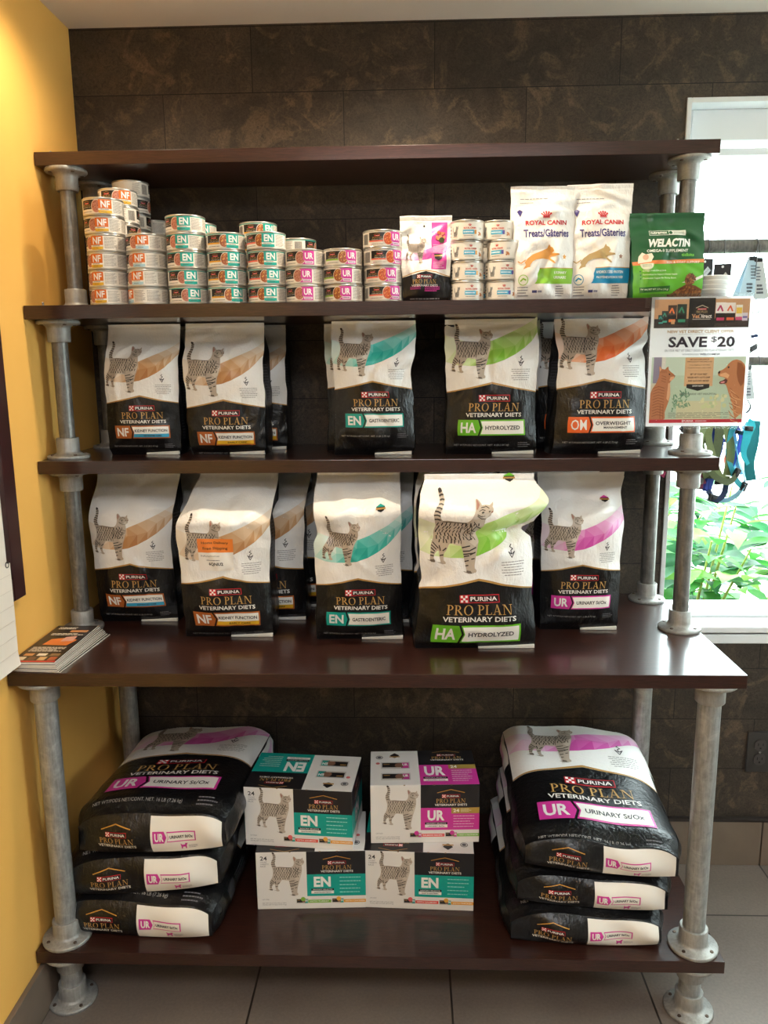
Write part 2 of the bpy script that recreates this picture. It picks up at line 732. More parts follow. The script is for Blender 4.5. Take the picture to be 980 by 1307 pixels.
# ---------------------------------------------------------------- window
WIN = bpy.data.objects.new('window_1', None)
COL.objects.link(WIN)
WIN['kind'] = 'structure'
yb = YW + 0.16
b = MB()   # lining of the opening
b.box(WX0, WX0 + 0.012, YW - 0.004, yb, WZ0, WZ1, VINYL, 0.002)
b.box(WX1 - 0.012, WX1, YW - 0.004, yb, WZ0, WZ1, VINYL, 0.002)
b.box(WX0 + 0.012, WX1 - 0.012, YW - 0.004, yb, WZ1 - 0.012, WZ1, VINYL, 0.002)
b.build('window_lining', WIN)
yf = YW + 0.075
b = MB()   # outer frame and sash
b.box(WX0 + 0.012, WX0 + 0.032, yf, yf + 0.05, WZ0 + 0.06, WZ1 - 0.012, VINYL, 0.003)
b.box(WX1 - 0.032, WX1 - 0.012, yf, yf + 0.05, WZ0 + 0.06, WZ1 - 0.012, VINYL, 0.003)
b.box(WX0 + 0.032, WX1 - 0.032, yf - 0.025, yf + 0.05, WZ1 - 0.085, WZ1 - 0.012, VINYL, 0.003)
b.box(WX0 + 0.032, WX1 - 0.032, yf, yf + 0.05, WZ1 - 0.115, WZ1 - 0.0965, VINYL, 0.003)
b.box(WX0 + 0.032, WX1 - 0.032, yf, yf + 0.05, WZ0 + 0.05, WZ0 + 0.085, VINYL, 0.003)
b.build('window_frame', WIN)
k = NT('window_glass')
tr = k.n('ShaderNodeBsdfTransparent')
gl = k.n('ShaderNodeBsdfGlossy')
gl.inputs['Roughness'].default_value = 0.02
lw = k.n('ShaderNodeLayerWeight')
lw.inputs['Blend'].default_value = 0.5
pw = k.n('ShaderNodeMath', operation='POWER'); k.l(lw.outputs['Facing'], pw.inputs[0]); pw.inputs[1].default_value = 4.0
fr = k.n('ShaderNodeMath', operation='MULTIPLY_ADD'); k.l(pw.outputs[0], fr.inputs[0]); fr.inputs[1].default_value = 0.4; fr.inputs[2].default_value = 0.03
mx = k.n('ShaderNodeMixShader')
k.l(fr.outputs[0], mx.inputs[0]); k.l(tr.outputs[0], mx.inputs[1]); k.l(gl.outputs[0], mx.inputs[2])
tr.inputs[0].default_value = (0.95, 0.99, 0.97, 1)
k.l(mx.outputs[0], k.t.nodes['Material Output'].inputs['Surface'])
GLASS = k.m
b = MB(); b.box(WX0 + 0.03, WX1 - 0.03, yf + 0.024, yf + 0.028, WZ0 + 0.07, WZ1 - 0.02, GLASS); b.build('window_glass', WIN)
b = MB()
b.box(WX0 - 0.0, WX1 + 0.0, YW - 0.012, yf + 0.05, WZ0 + 0.032, WZ0 + 0.05, VINYL, 0.004)
b.build('window_sill', WIN)
b = MB()
b.box(WX0, WX1, YW - 0.006, YW + 0.02, WZ0, WZ0 + 0.026, VINYL, 0.003)
b.build('window_apron', WIN)
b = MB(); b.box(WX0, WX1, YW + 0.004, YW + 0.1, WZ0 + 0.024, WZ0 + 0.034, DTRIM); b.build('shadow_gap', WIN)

W2 = bpy.data.objects.new('fill_window', None)  # unseen window, added to brighten the right side with daylight
COL.objects.link(W2)
W2['kind'] = 'structure'
b = MB()
for (y0, y1, z0, z1) in ((RY0, RY0 + .04, RZ0, RZ1), (RY1 - .04, RY1, RZ0, RZ1), (RY0 + .04, RY1 - .04, RZ0, RZ0 + .04), (RY0 + .04, RY1 - .04, RZ1 - .04, RZ1)):
    b.box(XR + .02, XR + .07, y0, y1, z0, z1, VINYL, .003)
b.build('window_frame', W2)
b = MB(); b.box(XR + .044, XR + .048, RY0 + .03, RY1 - .03, RZ0 + .03, RZ1 - .03, GLASS); b.build('window_glass', W2)

# ---------------------------------------------------------------- outdoors
k = NT('pale_paving')
c = k.ramp(k.noise(k.co.outputs['Object'], 6, 5), [(0.3, '#b9b4aa'), (0.7, '#d8d4cc')])
PAVE = k.done(c, 0.9)
b = MB(); b.box(-3, 8, YW + 0.16, 12, -0.10, -0.02, PAVE); structure('ground_outside', b)


def leaf_mat(name, a, c_):
    k = NT(name)
    info = k.n('ShaderNodeObjectInfo')
    n = k.noise(k.co.outputs['Object'], 14, 3)
    col = k.ramp(n, [(0.3, a), (0.7, c_)])
    k.l(col, k.b.inputs['Base Color'])
    k.b.inputs['Roughness'].default_value = 0.45
    trl = k.n('ShaderNodeBsdfTranslucent')
    k.l(col, trl.inputs['Color'])
    ms = k.n('ShaderNodeMixShader')
    ms.inputs[0].default_value = 0.45
    k.l(k.b.outputs[0], ms.inputs[1]); k.l(trl.outputs[0], ms.inputs[2])
    k.l(ms.outputs[0], k.t.nodes['Material Output'].inputs['Surface'])
    return k.m


LEAF1 = leaf_mat('broad_green_leaf', '#2a6e34', '#57a444')
LEAF2 = leaf_mat('light_green_leaf', '#63a546', '#97c25c')
LEAF3 = leaf_mat('deep_green_leaf', '#1e5236', '#337447')
BARK = mat('yellow_green_cane', '#9aa24a', 0.6)


def add_leaf(mb, p, d, up, L, W, m, droop=0.25):
    d = Vector(d).normalized()
    s = d.cross(Vector(up)).normalized()
    n = s.cross(d).normalized()
    V, F = [], []
    K = 6
    prof = [0.0, .62, .95, 1.0, .72, .36, 0.0]
    for i in range(K + 1):
        t = i / K
        c = Vector(p) + d * (L * t) - n * (droop * L * t * t)
        w = W / 2 * prof[i]
        V += [tuple(c - s * w + n * w * .25), tuple(c), tuple(c + s * w + n * w * .25)]
    for i in range(K):
        a = i * 3
        F += [(a, a + 1, a + 4, a + 3), (a + 1, a + 2, a + 5, a + 4)]
    mb.add(V, F, m)


def shrub(name, label, x, y, H, spread, n, mats, seed, lsize, group):
    R = random.Random(seed)
    t = thing(name, label, 'shrub', (x, y, -0.02), (0, 0, 0), group)
    canes = []
    st = MB()
    for i in range(7):
        a = R.uniform(0, 2 * PI)
        top = (spread * .55 * math.cos(a) * R.uniform(.4, 1), spread * .45 * math.sin(a) * R.uniform(.4, 1), H * R.uniform(.75, 1))
        p = spline([(top[0] * .1, top[1] * .1, 0), (top[0] * .4, top[1] * .4, H * .45), top], 8)
        canes.append(p)
        st.tube(p, np.linspace(.011, .003, len(p)), BARK, 6)
    st.build('cane', t)
    lf = MB()
    for i in range(n):
        p = canes[R.randrange(len(canes))]
        q = p[int(R.uniform(.22, .999) * (len(p) - 1))]
        a = R.uniform(0, 2 * PI)
        el = R.uniform(-.35, .6)
        d = (math.cos(a) * math.cos(el), math.sin(a) * math.cos(el), math.sin(el))
        r = R.uniform(0.02, spread * .42)
        pos = (q[0] + d[0] * r, q[1] + d[1] * r, q[2] + d[2] * r * .7)
        L = lsize * R.uniform(.7, 1.25)
        add_leaf(lf, pos, d, (R.uniform(-.3, .3), R.uniform(-.3, .3), 1), L, L * R.uniform(.42, .58), R.choice(mats), R.uniform(.1, .5))
    lf.build('foliage', t)
    return t


shrub('broadleaf_shrub', 'leafy green shrub close behind the window glass, beside the shelf post', 1.80, 1.02, 1.06, 0.60, 420, [LEAF1, LEAF1, LEAF2, LEAF3], 4, 0.13, None)
shrub('broadleaf_shrub', 'pale green shrub further right outside the window', 2.62, 1.30, 0.80, 0.62, 300, [LEAF2, LEAF1, LEAF2], 9, 0.13, None)
shrub('broadleaf_shrub', 'darker green shrub standing behind the other shrubs outside', 1.95, 2.25, 0.95, 0.9, 420, [LEAF3, LEAF1, LEAF3], 15, 0.15, None)

# ---------------------------------------------------------------- things on the left wall
t = thing('picture_frame', 'dark wooden picture frame on the yellow wall at the left edge', 'picture frame', (0, -0.134, 0.953))
FRAMEW = make_plain_noise('mahogany_frame', '#2a1214', '#3a1b1b', 18, 0.35)
b = MB()
fw, fl, fh, ft = 0.048, 0.62, 0.80, 0.018
for (y0, y1, z0, z1) in ((-fw, 0, 0, fh), (-fl, -fl + fw, 0, fh)):
    b.box(0.001, ft, y0, y1, z0, z1, FRAMEW, 0.003)
for (y0, y1, z0, z1) in ((-fl + fw, -fw, 0, fw), (-fl + fw, -fw, fh - fw, fh)):
    b.box(0.001, ft, y0, y1, z0, z1, FRAMEW, 0.003)
b.build('frame', t)
b = MB(); b.box(0.002, 0.008, -fl + fw - .002, -fw + .002, fw - .002, fh - fw + .002, mat('mat_board', '#e6ddd2', 0.8)); b.build('mount_board', t)

t = thing('wall_calendar', 'white ruled paper sheet hanging in front of the dark frame', 'calendar', (0.024, -0.206, 0.826))
PAPER = mat('white_paper', '#e9e0d4', 0.9)
b = MB()
b.grid(np.array([[(0.002 * math.sin(z * 9) + (0.004 if z < .02 else 0), -y, z) for y in np.linspace(0, .30, 7)] for z in np.linspace(0, 0.215, 9)]), PAPER)
b.grid(np.array([[(0.0015 + 0.002 * math.sin(z * 9) + (0.004 if z < .02 else 0), -y, z) for y in np.linspace(0, .30, 7)] for z in np.linspace(0, 0.215, 9)]), PAPER, flip=True)
RULE = mat('pale_ruling', '#cfc4b8', 0.8)
for i in range(1, 7):
    b.box(0.0045, 0.0048, -.295, -.004, i * .032, i * .032 + .0006, RULE)
b.build('sheet', t)
b = MB()
a = np.linspace(0, 2 * PI, 20)
b.tube(np.stack([.004 * np.ones(20), -.012 + .006 * np.cos(a), .214 + .006 * np.sin(a)], 1), .0009, mat('black_wire', '#151313', 0.4), 6)
b.build('wire_loop', t)

# ---------------------------------------------------------------- outlet
t = thing('wall_outlet', 'dark electrical outlet plate low on the cork wall', 'outlet', (1.807, YW, 0.348))
OUT = mat('dark_plastic', '#33302e', 0.4)
b = MB(); b.box(-.036, .036, -.006, 0, -.061, .061, OUT, 0.003); b.build('cover_plate', t)
OUT2 = mat('outlet_face', '#403c3a', 0.4)
for zc in (.021, -.021):
    b = MB()
    a = np.linspace(0, 2 * PI, 28, endpoint=False)
    pr = [(np.clip(.0175 * math.cos(q), -.0155, .0155), .0175 * math.sin(q)) for q in a]
    b.add([(u, -.0085, v + zc) for u, v in pr] + [(u, -.005, v + zc) for u, v in pr],
          [tuple(range(28))] + [(i, i + 28, (i + 1) % 28 + 28, (i + 1) % 28) for i in range(28)], OUT2, False)
    HOLE = mat('slot_black', '#0a0908', 0.7)
    b.box(-.0075, -.0055, -.0088, -.008, zc - .001, zc + .007, HOLE)
    b.box(.0055, .0075, -.0088, -.008, zc - .001, zc + .006, HOLE)
    b.box(-.0022, .0022, -.0088, -.008, zc - .0105, zc - .006, HOLE, 0)
    b.build('socket', t)
b = MB(); b.lathe([(.003, -.0065), (.003, -.0085)], STEEL, (0, 0, 0), 12, axis='y'); b.v[0] = b.v[0]; b.build('screw', t)

# ---------------------------------------------------------------- recessed ceiling lamp above the shelf
for lx, lab in ((0.82, 'round recessed ceiling downlight over the middle of the shelves'), (0.20, 'round recessed ceiling downlight near the yellow wall')):
    t = thing('recessed_downlight', lab, 'ceiling light', (lx, -0.045, ZC))
    b = MB()
    b.lathe([(.062, -.006), (.078, -.003), (.078, 0)], WHITEP, seg=36, caps=False)
    b.build('trim_ring', t)

# ================================================================== shelving unit
UNIT = thing('shelving_unit', 'dark wood five-board shelf unit on galvanised pipe posts', 'shelf', (0, 0, 0))
W = 1.5
TB = 0.0285
Z_TOP, Z_2, Z_3, Z_C, Z_B = 1.8944, 1.5569, 1.2205, 0.8097, 0.1606
BOARDS = [(0.113, 0.355, Z_TOP), (0.0, 0.355, Z_2), (0.0, 0.355, Z_3), (-0.2137, 0.355, Z_C), (-0.2137, 0.345, Z_B)]
for (y0, y1, z) in BOARDS:
    b = MB()
    b.box(0.002, W, y0, y1, z - TB, z, WOOD, 0.0012)
    b.build('shelf_board', UNIT)


DARKSCREW = mat('screw_head', '#5a4a40', 0.5, 0.6)


def flange_profile(R, rs, h, up=True):
    p = [(R * .98, 0), (R, .002), (R, .006), (R * .96, .008), (rs + .006, .0095), (rs + .001, .014), (rs, .018), (rs, h - .002), (rs - .0015, h)]
    return p


def post(x, y, z0, z1, r, R, rs, h, pm=None):
    """pipe from board top z0 to the underside z1 of the next board"""
    b = MB()
    b.lathe([(r, z0 + .004), (r, z1 - .004)], pm or GALV, (x, y, 0), 24)
    p = b.build('pipe_post', UNIT)
    for s, z in ((1, z0), (-1, z1)):
        b = MB()
        pr = [(q, z + s * w) for q, w in flange_profile(R, rs, h)]
        if s < 0:
            pr = pr[::-1]
        b.lathe(pr, CAST, (x, y, 0), 28)
        for k in range(4):
            a = PI / 4 + k * PI / 2
            c = ((R + rs) / 2 + .001)
            b.lathe([(.0042, z + s * .0085), (.0036, z + s * .0105)][::s], DARKSCREW, (x + c * math.cos(a), y + c * math.sin(a), 0), 10)
        b.build('flange', p)


for xx in (0.0538, 1.4495):
    post(xx, 0.1545, Z_2, Z_TOP - TB, .0172, .046, .0245, .047)
for xx in (0.0440, 1.4595):
    post(xx, 0.0689, Z_3, Z_2 - TB, .0175, .047, .0250, .047)
    post(xx, 0.0689, Z_C, Z_3 - TB, .0178, .048, .0255, .047)
for xx in (0.0565, 1.4515):
    post(xx, 0.30, Z_2, Z_TOP - TB, .0172, .046, .0245, .047)
    post(xx, 0.30, Z_3, Z_2 - TB, .0172, .046, .0245, .047)
    post(xx, 0.30, Z_C, Z_3 - TB, .0175, .046, .0250, .047)
    post(xx, 0.285, Z_B, Z_C - TB, .0235, .053, .0300, .048, GALV2)
    post(xx, 0.285, 0.0, Z_B - TB, .0235, .053, .0300, .048, GALV2)
for xx in (0.0530, 1.4480):
    post(xx, -0.165, Z_B, Z_C - TB, .0235, .053, .0300, .048, GALV2)
    post(xx, -0.165, 0.0, Z_B - TB, .0235, .053, .0300, .048, GALV2)
for (x, y, z) in ((0.024, 0.15, Z_TOP), (1.42, 0.15, Z_TOP), (0.025, 0.045, Z_2), (1.30, 0.30, Z_TOP)):
    b = MB()
    b.lathe([(.006, 0), (.006, .001), (.0022, .0015), (.0022, .008), (.003, .009), (.001, .011)], STEEL, (x, y, z), 12)
    b.build('screw_tip', UNIT)

# ================================================================== printed artwork
WH = 'f2f0ed'
BK = '101012'
GOLD = 'b98d4c'
RED = 'c8202e'


def I(h):
    return ink(h)


CAT_OUT = [(205, 115), (212, 105), (222, 103), (240, 112), (254, 130), (264, 152), (271, 175), (273, 200), (269, 240), (259, 290), (254, 320), (258, 350), (268, 378), (288, 402),
           (340, 396), (420, 405), (500, 413), (555, 410), (580, 390), (596, 360), (603, 320), (600, 290), (590, 250), (586, 215), (592, 198), (604, 193), (622, 207), (640, 228), (655, 247),
           (690, 243), (733, 246), (748, 230), (762, 217), (766, 240), (765, 260), (778, 272), (786, 288), (790, 308), (778, 322), (782, 340), (770, 352), (752, 366), (740, 380),
           (746, 420), (744, 480), (738, 530), (720, 590), (706, 640), (690, 690), (678, 740), (664, 800), (655, 850), (648, 900), (648, 932), (662, 945), (667, 962), (655, 980), (625, 982), (617, 984), (612, 990), (565, 990), (549, 978), (551, 945),
           (545, 900), (535, 860), (524, 800), (510, 730), (502, 682), (450, 676), (400, 664), (372, 668), (350, 700), (330, 738), (306, 765), (298, 790), (297, 830), (300, 852), (320, 868), (324, 882), (316, 893), (284, 891), (268, 880),
           (258, 840), (248, 790), (244, 748), (222, 752), (200, 775), (188, 800), (186, 828), (196, 846), (206, 860), (198, 873), (165, 872), (150, 862), (145, 845),
           (148, 790), (149, 745), (153, 705), (168, 665), (190, 630), (204, 600), (211, 570), (218, 520), (217, 470), (208, 430), (200, 395), (191, 360), (188, 325), (196, 290), (210, 260), (222, 230), (227, 200), (222, 165)]


def cat_art(A, x0, z0, w, base='a8998a', dark='3a332f', layer=3, seed=3):
    """the standing tabby, tail up and head raised: x0,z0 = lower left corner, w = its width"""
    k = w / (790 - 145)
    f = lambda p: (x0 + (p[0] - 145) * k, z0 + (990 - p[1]) * k)
    m, d = I(base), I(dark)
    # the cat's ground shadows, printed in grey under the paws
    g = I('a9a49c')
    A.poly([f(q) for q in [(110, 848), (150, 855), (205, 872), (190, 878), (140, 862)]], g, layer - 1)
    A.poly([f(q) for q in [(215, 868), (262, 874), (324, 890), (290, 896)]], g, layer - 1)
    A.poly([f(q) for q in [(505, 962), (550, 970), (640, 984), (600, 993), (545, 984)]], g, layer - 1)
    A.poly([f(q) for q in CAT_OUT], m, layer)
    L2 = layer + 1
    lt = I('cfc4b6')
    A.poly([f(q) for q in [(690, 560), (738, 500), (735, 540), (718, 595), (700, 650), (660, 690), (600, 640), (650, 610)]], lt, L2)
    A.poly([f(q) for q in [(690, 335), (760, 325), (752, 364), (735, 376), (700, 362)]], lt, L2)
    A.poly([f(q) for q in [(596, 208), (606, 205), (630, 245), (618, 285), (606, 280)]], I('a9786a'), L2)
    A.poly([f(q) for q in [(370, 660), (450, 672), (500, 678), (495, 640), (430, 650)]], lt, L2)
    L3 = layer + 2
    # tail rings
    A.poly([f(q) for q in [(206, 116), (222, 103), (240, 112), (254, 132), (232, 150), (218, 140)]], d, L3)
    for (a, b_, c, e) in ((226, 172, 266, 160), (230, 205, 272, 200), (222, 240, 268, 246), (206, 272, 262, 284), (195, 305, 256, 322), (191, 345, 256, 352), (202, 385, 264, 392)):
        A.line([f((a, b_)), f(((a + c) / 2, (b_ + e) / 2 - 6)), f((c, e))], 14 * k, d, L3)
    # flank: rows of short slanted dashes
    R = random.Random(seed)
    for row in range(6):
        y = 438 + row * 40
        for col in range(11):
            x = 238 + col * 44 + (row % 2) * 22 + R.uniform(-6, 6)
            lim = 500 if y > 600 else 690
            if x > lim or (y > 640 and x > 350):
                continue
            s = R.uniform(12, 21)
            t = R.uniform(-5, 10)
            A.line([f((x + t, y - s)), f((x - t * .4, y + s))], R.uniform(9, 14) * k, d, L3)
    A.line([f((290, 408)), f((400, 412)), f((540, 420))], 7 * k, d, L3)
    for pts in ([(560, 430), (530, 500), (512, 600), (506, 660)], [(600, 440), (650, 500), (720, 520)], [(590, 480), (640, 540), (700, 545)], [(620, 400), (670, 460), (735, 480)], [(570, 560), (600, 620), (650, 600)]):
        A.line([f(q) for q in pts], 7 * k, d, L3)
    # legs
    for (a, b_, c, e) in ((512, 700, 600, 682), (518, 740, 596, 735), (522, 775, 645, 760), (528, 800, 585, 790), (600, 730, 668, 700), (598, 780, 655, 752), (536, 855, 580, 845), (612, 830, 645, 822), (545, 905, 575, 900),
                          (165, 690, 215, 735), (158, 720, 196, 755), (185, 660, 240, 720), (152, 765, 190, 775), (290, 745, 330, 715), (255, 690, 262, 745), (150, 800, 186, 806), (255, 800, 295, 790)):
        A.line([f((a, b_)), f((c, e))], 13 * k, d, L3)
    A.poly([f(q) for q in [(147, 846), (190, 840), (206, 860), (198, 872), (165, 872), (150, 862)]], I('6d6258'), L3)
    A.poly([f(q) for q in [(549, 978), (553, 955), (600, 962), (612, 990), (565, 990)]], I('6d6258'), L3)
    # face
    for pts in ([(640, 300), (665, 285), (700, 292)], [(635, 330), (680, 350), (720, 345)], [(690, 255), (735, 275)], [(650, 268), (690, 262)], [(640, 345), (690, 372), (735, 372)]):
        A.line([f(q) for q in pts], 6 * k, d, L3)
    A.poly([f(q) for q in [(668, 312), (682, 302), (700, 308), (690, 320), (676, 320)]], I('1c1715'), L3)
    A.poly([f(q) for q in [(738, 300), (752, 296), (760, 304), (748, 312)]], I('1c1715'), L3)
    A.poly([f(q) for q in [(770, 300), (788, 300), (784, 316), (772, 314)]], I('8a5a50'), L3)


def swoosh(A, w, za, tones, layer=1, sc=1.0):
    lo = [(-.5, .24), (-.38, .205), (-.24, .194), (-.12, .195), (0, .213), (.12, .255), (.24, .317), (.34, .385), (.42, .46), (.5, .56)]
    hi = [(-.5, .53), (-.38, .49), (-.24, .45), (-.12, .44), (0, .465), (.12, .515), (.24, .57), (.34, .62), (.42, .67), (.5, .73)]
    P = lambda q: (q[0] * w, za + q[1] * w * sc)
    n = len(lo)
    lerp = lambda a, b, t: (a[0] + (b[0] - a[0]) * t, a[1] + (b[1] - a[1]) * t)
    def tone(v):
        v = min(max(v, 0), 2.999)
        i = int(v)
        f = v - i
        ca, cb = tones[i], tones[i + 1]
        return I(''.join('%02x' % (int(round((int(ca[j:j + 2], 16) * (1 - f) + int(cb[j:j + 2], 16) * f) / 8)) * 8 if False else int(int(ca[j:j + 2], 16) * (1 - f) + int(cb[j:j + 2], 16) * f)) for j in (0, 2, 4)))
    wt = [.1, .5, 1.3, 2.3, 2.6, 2.2, 1.8, 1.4, 1.0]
    for i in range(n - 1):
        m0, m1 = lerp(lo[i], hi[i], .48 + .12 * math.sin(i * 1.9)), lerp(lo[i + 1], hi[i + 1], .48 + .12 * math.sin((i + 1) * 1.9))
        q = wt[i]
        A.poly([P(lo[i]), P(lo[i + 1]), P(m1)], tone(q + .35), layer)
        A.poly([P(lo[i]), P(m1), P(m0)], tone(q - .15), layer)
        A.poly([P(m0), P(m1), P(hi[i])], tone(q - .55), layer)
        A.poly([P(m1), P(hi[i + 1]), P(hi[i])], tone(q - .9), layer)


def logo_block(A, cx, zt, w, layer=2, arc=False, arcw=None, black=BK):
    """PURINA box, PRO PLAN, VETERINARY DIETS centred on cx, zt = top of the red box; w = width of the third line"""
    k = w
    bw, bh = .56 * k, .115 * k
    x0 = cx - bw / 2
    A.rect(x0, zt - bh, cx + bw / 2, zt, I(RED), layer)
    s = bh / 3.6
    for i in range(3):
        for j in range(3):
            if (i + j) % 2 == 0:
                A.rect(x0 + bh * .12 + i * s, zt - bh * .9 + j * s, x0 + bh * .12 + (i + 1) * s, zt - bh * .9 + (j + 1) * s, I(WH), layer + 1)
    A.rect(x0 + bh * 1.12, zt - bh * .9, cx + bw / 2 - bh * .08, zt - bh * .1, I('2a1416'), layer + 1)
    A.text('PURINA', x0 + bh * 1.3, zt - bh * .75, bh * .5, I(WH), layer + 2, w=bw - bh * 1.6, bold=.016)
    A.serif('PRO PLAN', cx - .46 * k, zt - .285 * k, .14 * k, .92 * k, I('c49a5a'), layer)
    A.text('VETERINARY DIETS', cx - .5 * k, zt - .385 * k, .072 * k, I('e9e6e0'), layer, w=k, bold=.02)
    if arc:
        aw = arcw or .34 * k
        A.line([(cx - aw, zt + .06 * k), (cx, zt + .165 * k), (cx + aw, zt + .06 * k)], .022 * k, I('c08a3a'), layer)


def vet_mark(A, cx, z, s, col='39343a'):
    m = I(col)
    A.line([(cx - .5 * s, z + .9 * s), (cx, z), (cx + .5 * s, z + .9 * s), (cx, z + .5 * s), (cx - .5 * s, z + .9 * s)], .13 * s, m, 2)
    A.line([(cx, z + .5 * s), (cx - .12 * s, z + 1.05 * s), (cx + .25 * s, z + 1.3 * s), (cx - .2 * s, z + 1.6 * s), (cx + .1 * s, z + 1.9 * s)], .13 * s, m, 2)


def banner(A, cx, z0, w, h, code, text, col, sub=None, subcol=None, sub2=None, layer=2, slack=.37):
    """the code tag and product strip: coloured frame, code box with a pointed end, white strip"""
    x0, x1 = cx - w / 2, cx + w / 2
    xm = x0 + w * .335
    A.poly([(x0, z0), (xm - w * .04, z0), (xm, z0 + h / 2), (xm - w * .04, z0 + h), (x0, z0 + h)], I(col), layer)
    V, T = text_tris(code, .03)
    A.text(code, x0 + w * .045, z0 + h * .17, h * .66, I(WH), layer + 1, w=w * .225, bold=.010 if 'M' in code else .03)
    A.poly([(xm - w * .015, z0), (x1, z0), (x1, z0 + h), (xm - w * .015, z0 + h), (xm + w * .025, z0 + h / 2)], I(col), layer)
    e = h * .09
    A.poly([(xm + w * .005, z0 + e), (x1 - e, z0 + e), (x1 - e, z0 + h - e), (xm + w * .005, z0 + h - e), (xm + w * .037, z0 + h / 2)], I('f4f1ea'), layer + 1)
    tx = xm + w * .05
    tw = x1 - e * 2.2 - tx
    if sub and subcol:
        A.poly([(xm + w * .005, z0 + e), (x1 - e, z0 + e), (x1 - e, z0 + h * .36), (xm + w * .025, z0 + h * .36)], I(subcol), layer + 2)
        A.text(sub, (tx + x1) / 2, z0 + h * .16, h * .12, I('33291c'), layer + 3, w=tw * .56, bold=.02, align='c')
        A.text(text, tx, z0 + h * .50, h * .22, I('26222a'), layer + 2, w=tw, bold=.022)
    elif sub2:
        A.text(text, tx + tw * .03, z0 + h * .47, h * .24, I('26222a'), layer + 2, w=tw * .92, bold=.022)
        A.text(sub2, (tx + x1) / 2, z0 + h * .25, h * .14, I('26222a'), layer + 2, w=tw * .6, bold=.03, align='c')
    else:
        A.text(text, tx + tw * .04, z0 + h * .36, h * .26, I('26222a'), layer + 2, w=tw * .9, bold=.022)


TONES = {
    'NF': ('eee4d8', 'e0c6a8', 'cb9c6e', 'b67b47'),
    'EN': ('dcefeb', '9fdcd4', '4cc0b5', '1ba79b'),
    'HA': ('e9efd4', 'cde3a0', 'a3ce62', '7fbc38'),
    'OM': ('f6e2d6', 'f2b695', 'ec8857', 'e66a35'),
    'UR': ('f2e0ec', 'ecb6da', 'de76bd', 'cb459f'),
}
CODECOL = {'NF': 'b4632a', 'EN': '10a396', 'HA': '6cbb2a', 'OM': 'ee6a2c', 'UR': 'd3399c'}


def bag_art(code, w, za, text, weight, sub=None, subcol=None, sub2=None, badge=True, cat_dark='2e2824', cat_base='bcae9e', catw=.50, catx=-.47, catz=.055, sw=1.0):
    """front of a kibble bag; x in +-w/2, za = height of the apex of the black field"""
    A = Art()
    swoosh(A, w, za, TONES[code], 1, sw)
    # gold line over the black field
    gw = .011 * w
    A.poly([(-.5 * w, za - .095 * w), (-.25 * w, za - .052 * w), (0, za), (.25 * w, za - .052 * w), (.5 * w, za - .095 * w), (.5 * w, za - .095 * w + gw), (.25 * w, za - .052 * w + gw * 1.4), (0, za + gw * 1.8), (-.25 * w, za - .052 * w + gw * 1.4), (-.5 * w, za - .095 * w + gw)], I(GOLD), 1)
    cat_art(A, catx * w, za + catz * w, catw * w, cat_base, cat_dark, seed=ord(code[0]))
    vet_mark(A, .30 * w, za + .19 * w, .055 * w)
    A.dashes(.20 * w, za + .03 * w, .42 * w, za + .165 * w, 6, I('8f8a88'), 1, 3, .3, 'c')
    logo_block(A, .02 * w, za - .118 * w, .62 * w)
    banner(A, .0, za - .56 * w, .74 * w, .172 * w, code, text, CODECOL[code], sub, subcol, sub2)
    A.text(weight, -.41 * w, za - .685 * w, .026 * w, I('a5a3a2'), 2, w=.60 * w)
    A.dashes(.29 * w, za - .70 * w, .42 * w, za - .635 * w, 3, I('77757a'), 2, 5, .35)
    if badge:
        bx, bz = .27 * w, za + .82 * w
        A.poly([(bx - .05 * w, bz), (bx + .05 * w, bz), (bx + .035 * w, bz - .035 * w), (bx, bz - .05 * w), (bx - .035 * w, bz - .035 * w)], I('1d1b1c'), 2)
        A.poly([(bx - .055 * w, bz), (bx + .055 * w, bz), (bx, bz + .03 * w)], I(CODECOL[code]), 2)
        A.rect(bx - .055 * w, bz - .025 * w, bx + .055 * w, bz - .008 * w, I(GOLD), 3)
    return A


def smooth(a, b, t):
    u = np.clip((t - a) / (b - a + 1e-12), 0, 1)
    return u * u * (3 - 2 * u)




def film(name, hexc, rough):
    k = NT(name)
    o = k.co.outputs['Object']
    n1 = k.noise(o, 26, 4, .6, 1.8)
    n2 = k.noise(k.mapping(scale=(30, 30, 11)), 3.0, 3, .6, .8)
    h = k.mix(.5, n1, n2)
    k.bump(h, .55, .006)
    return k.done(hexc, rough)


FILM_W = film('white_film', WH, .33)
FILM_B = film('black_film', BK, .30)
FLAPM = mat('white_bag_base', 'dedad3', 0.5)


def interp_c(t, xs, ys):
    """monotone-ish cosine interpolation"""
    t = np.asarray(t, float)
    i = np.clip(np.searchsorted(xs, t, side='right') - 1, 0, len(xs) - 2)
    xs, ys = np.asarray(xs, float), np.asarray(ys, float)
    u = np.clip((t - xs[i]) / (xs[i + 1] - xs[i]), 0, 1)
    u = u * u * (3 - 2 * u) * .55 + u * .45
    return ys[i] + (ys[i + 1] - ys[i]) * u


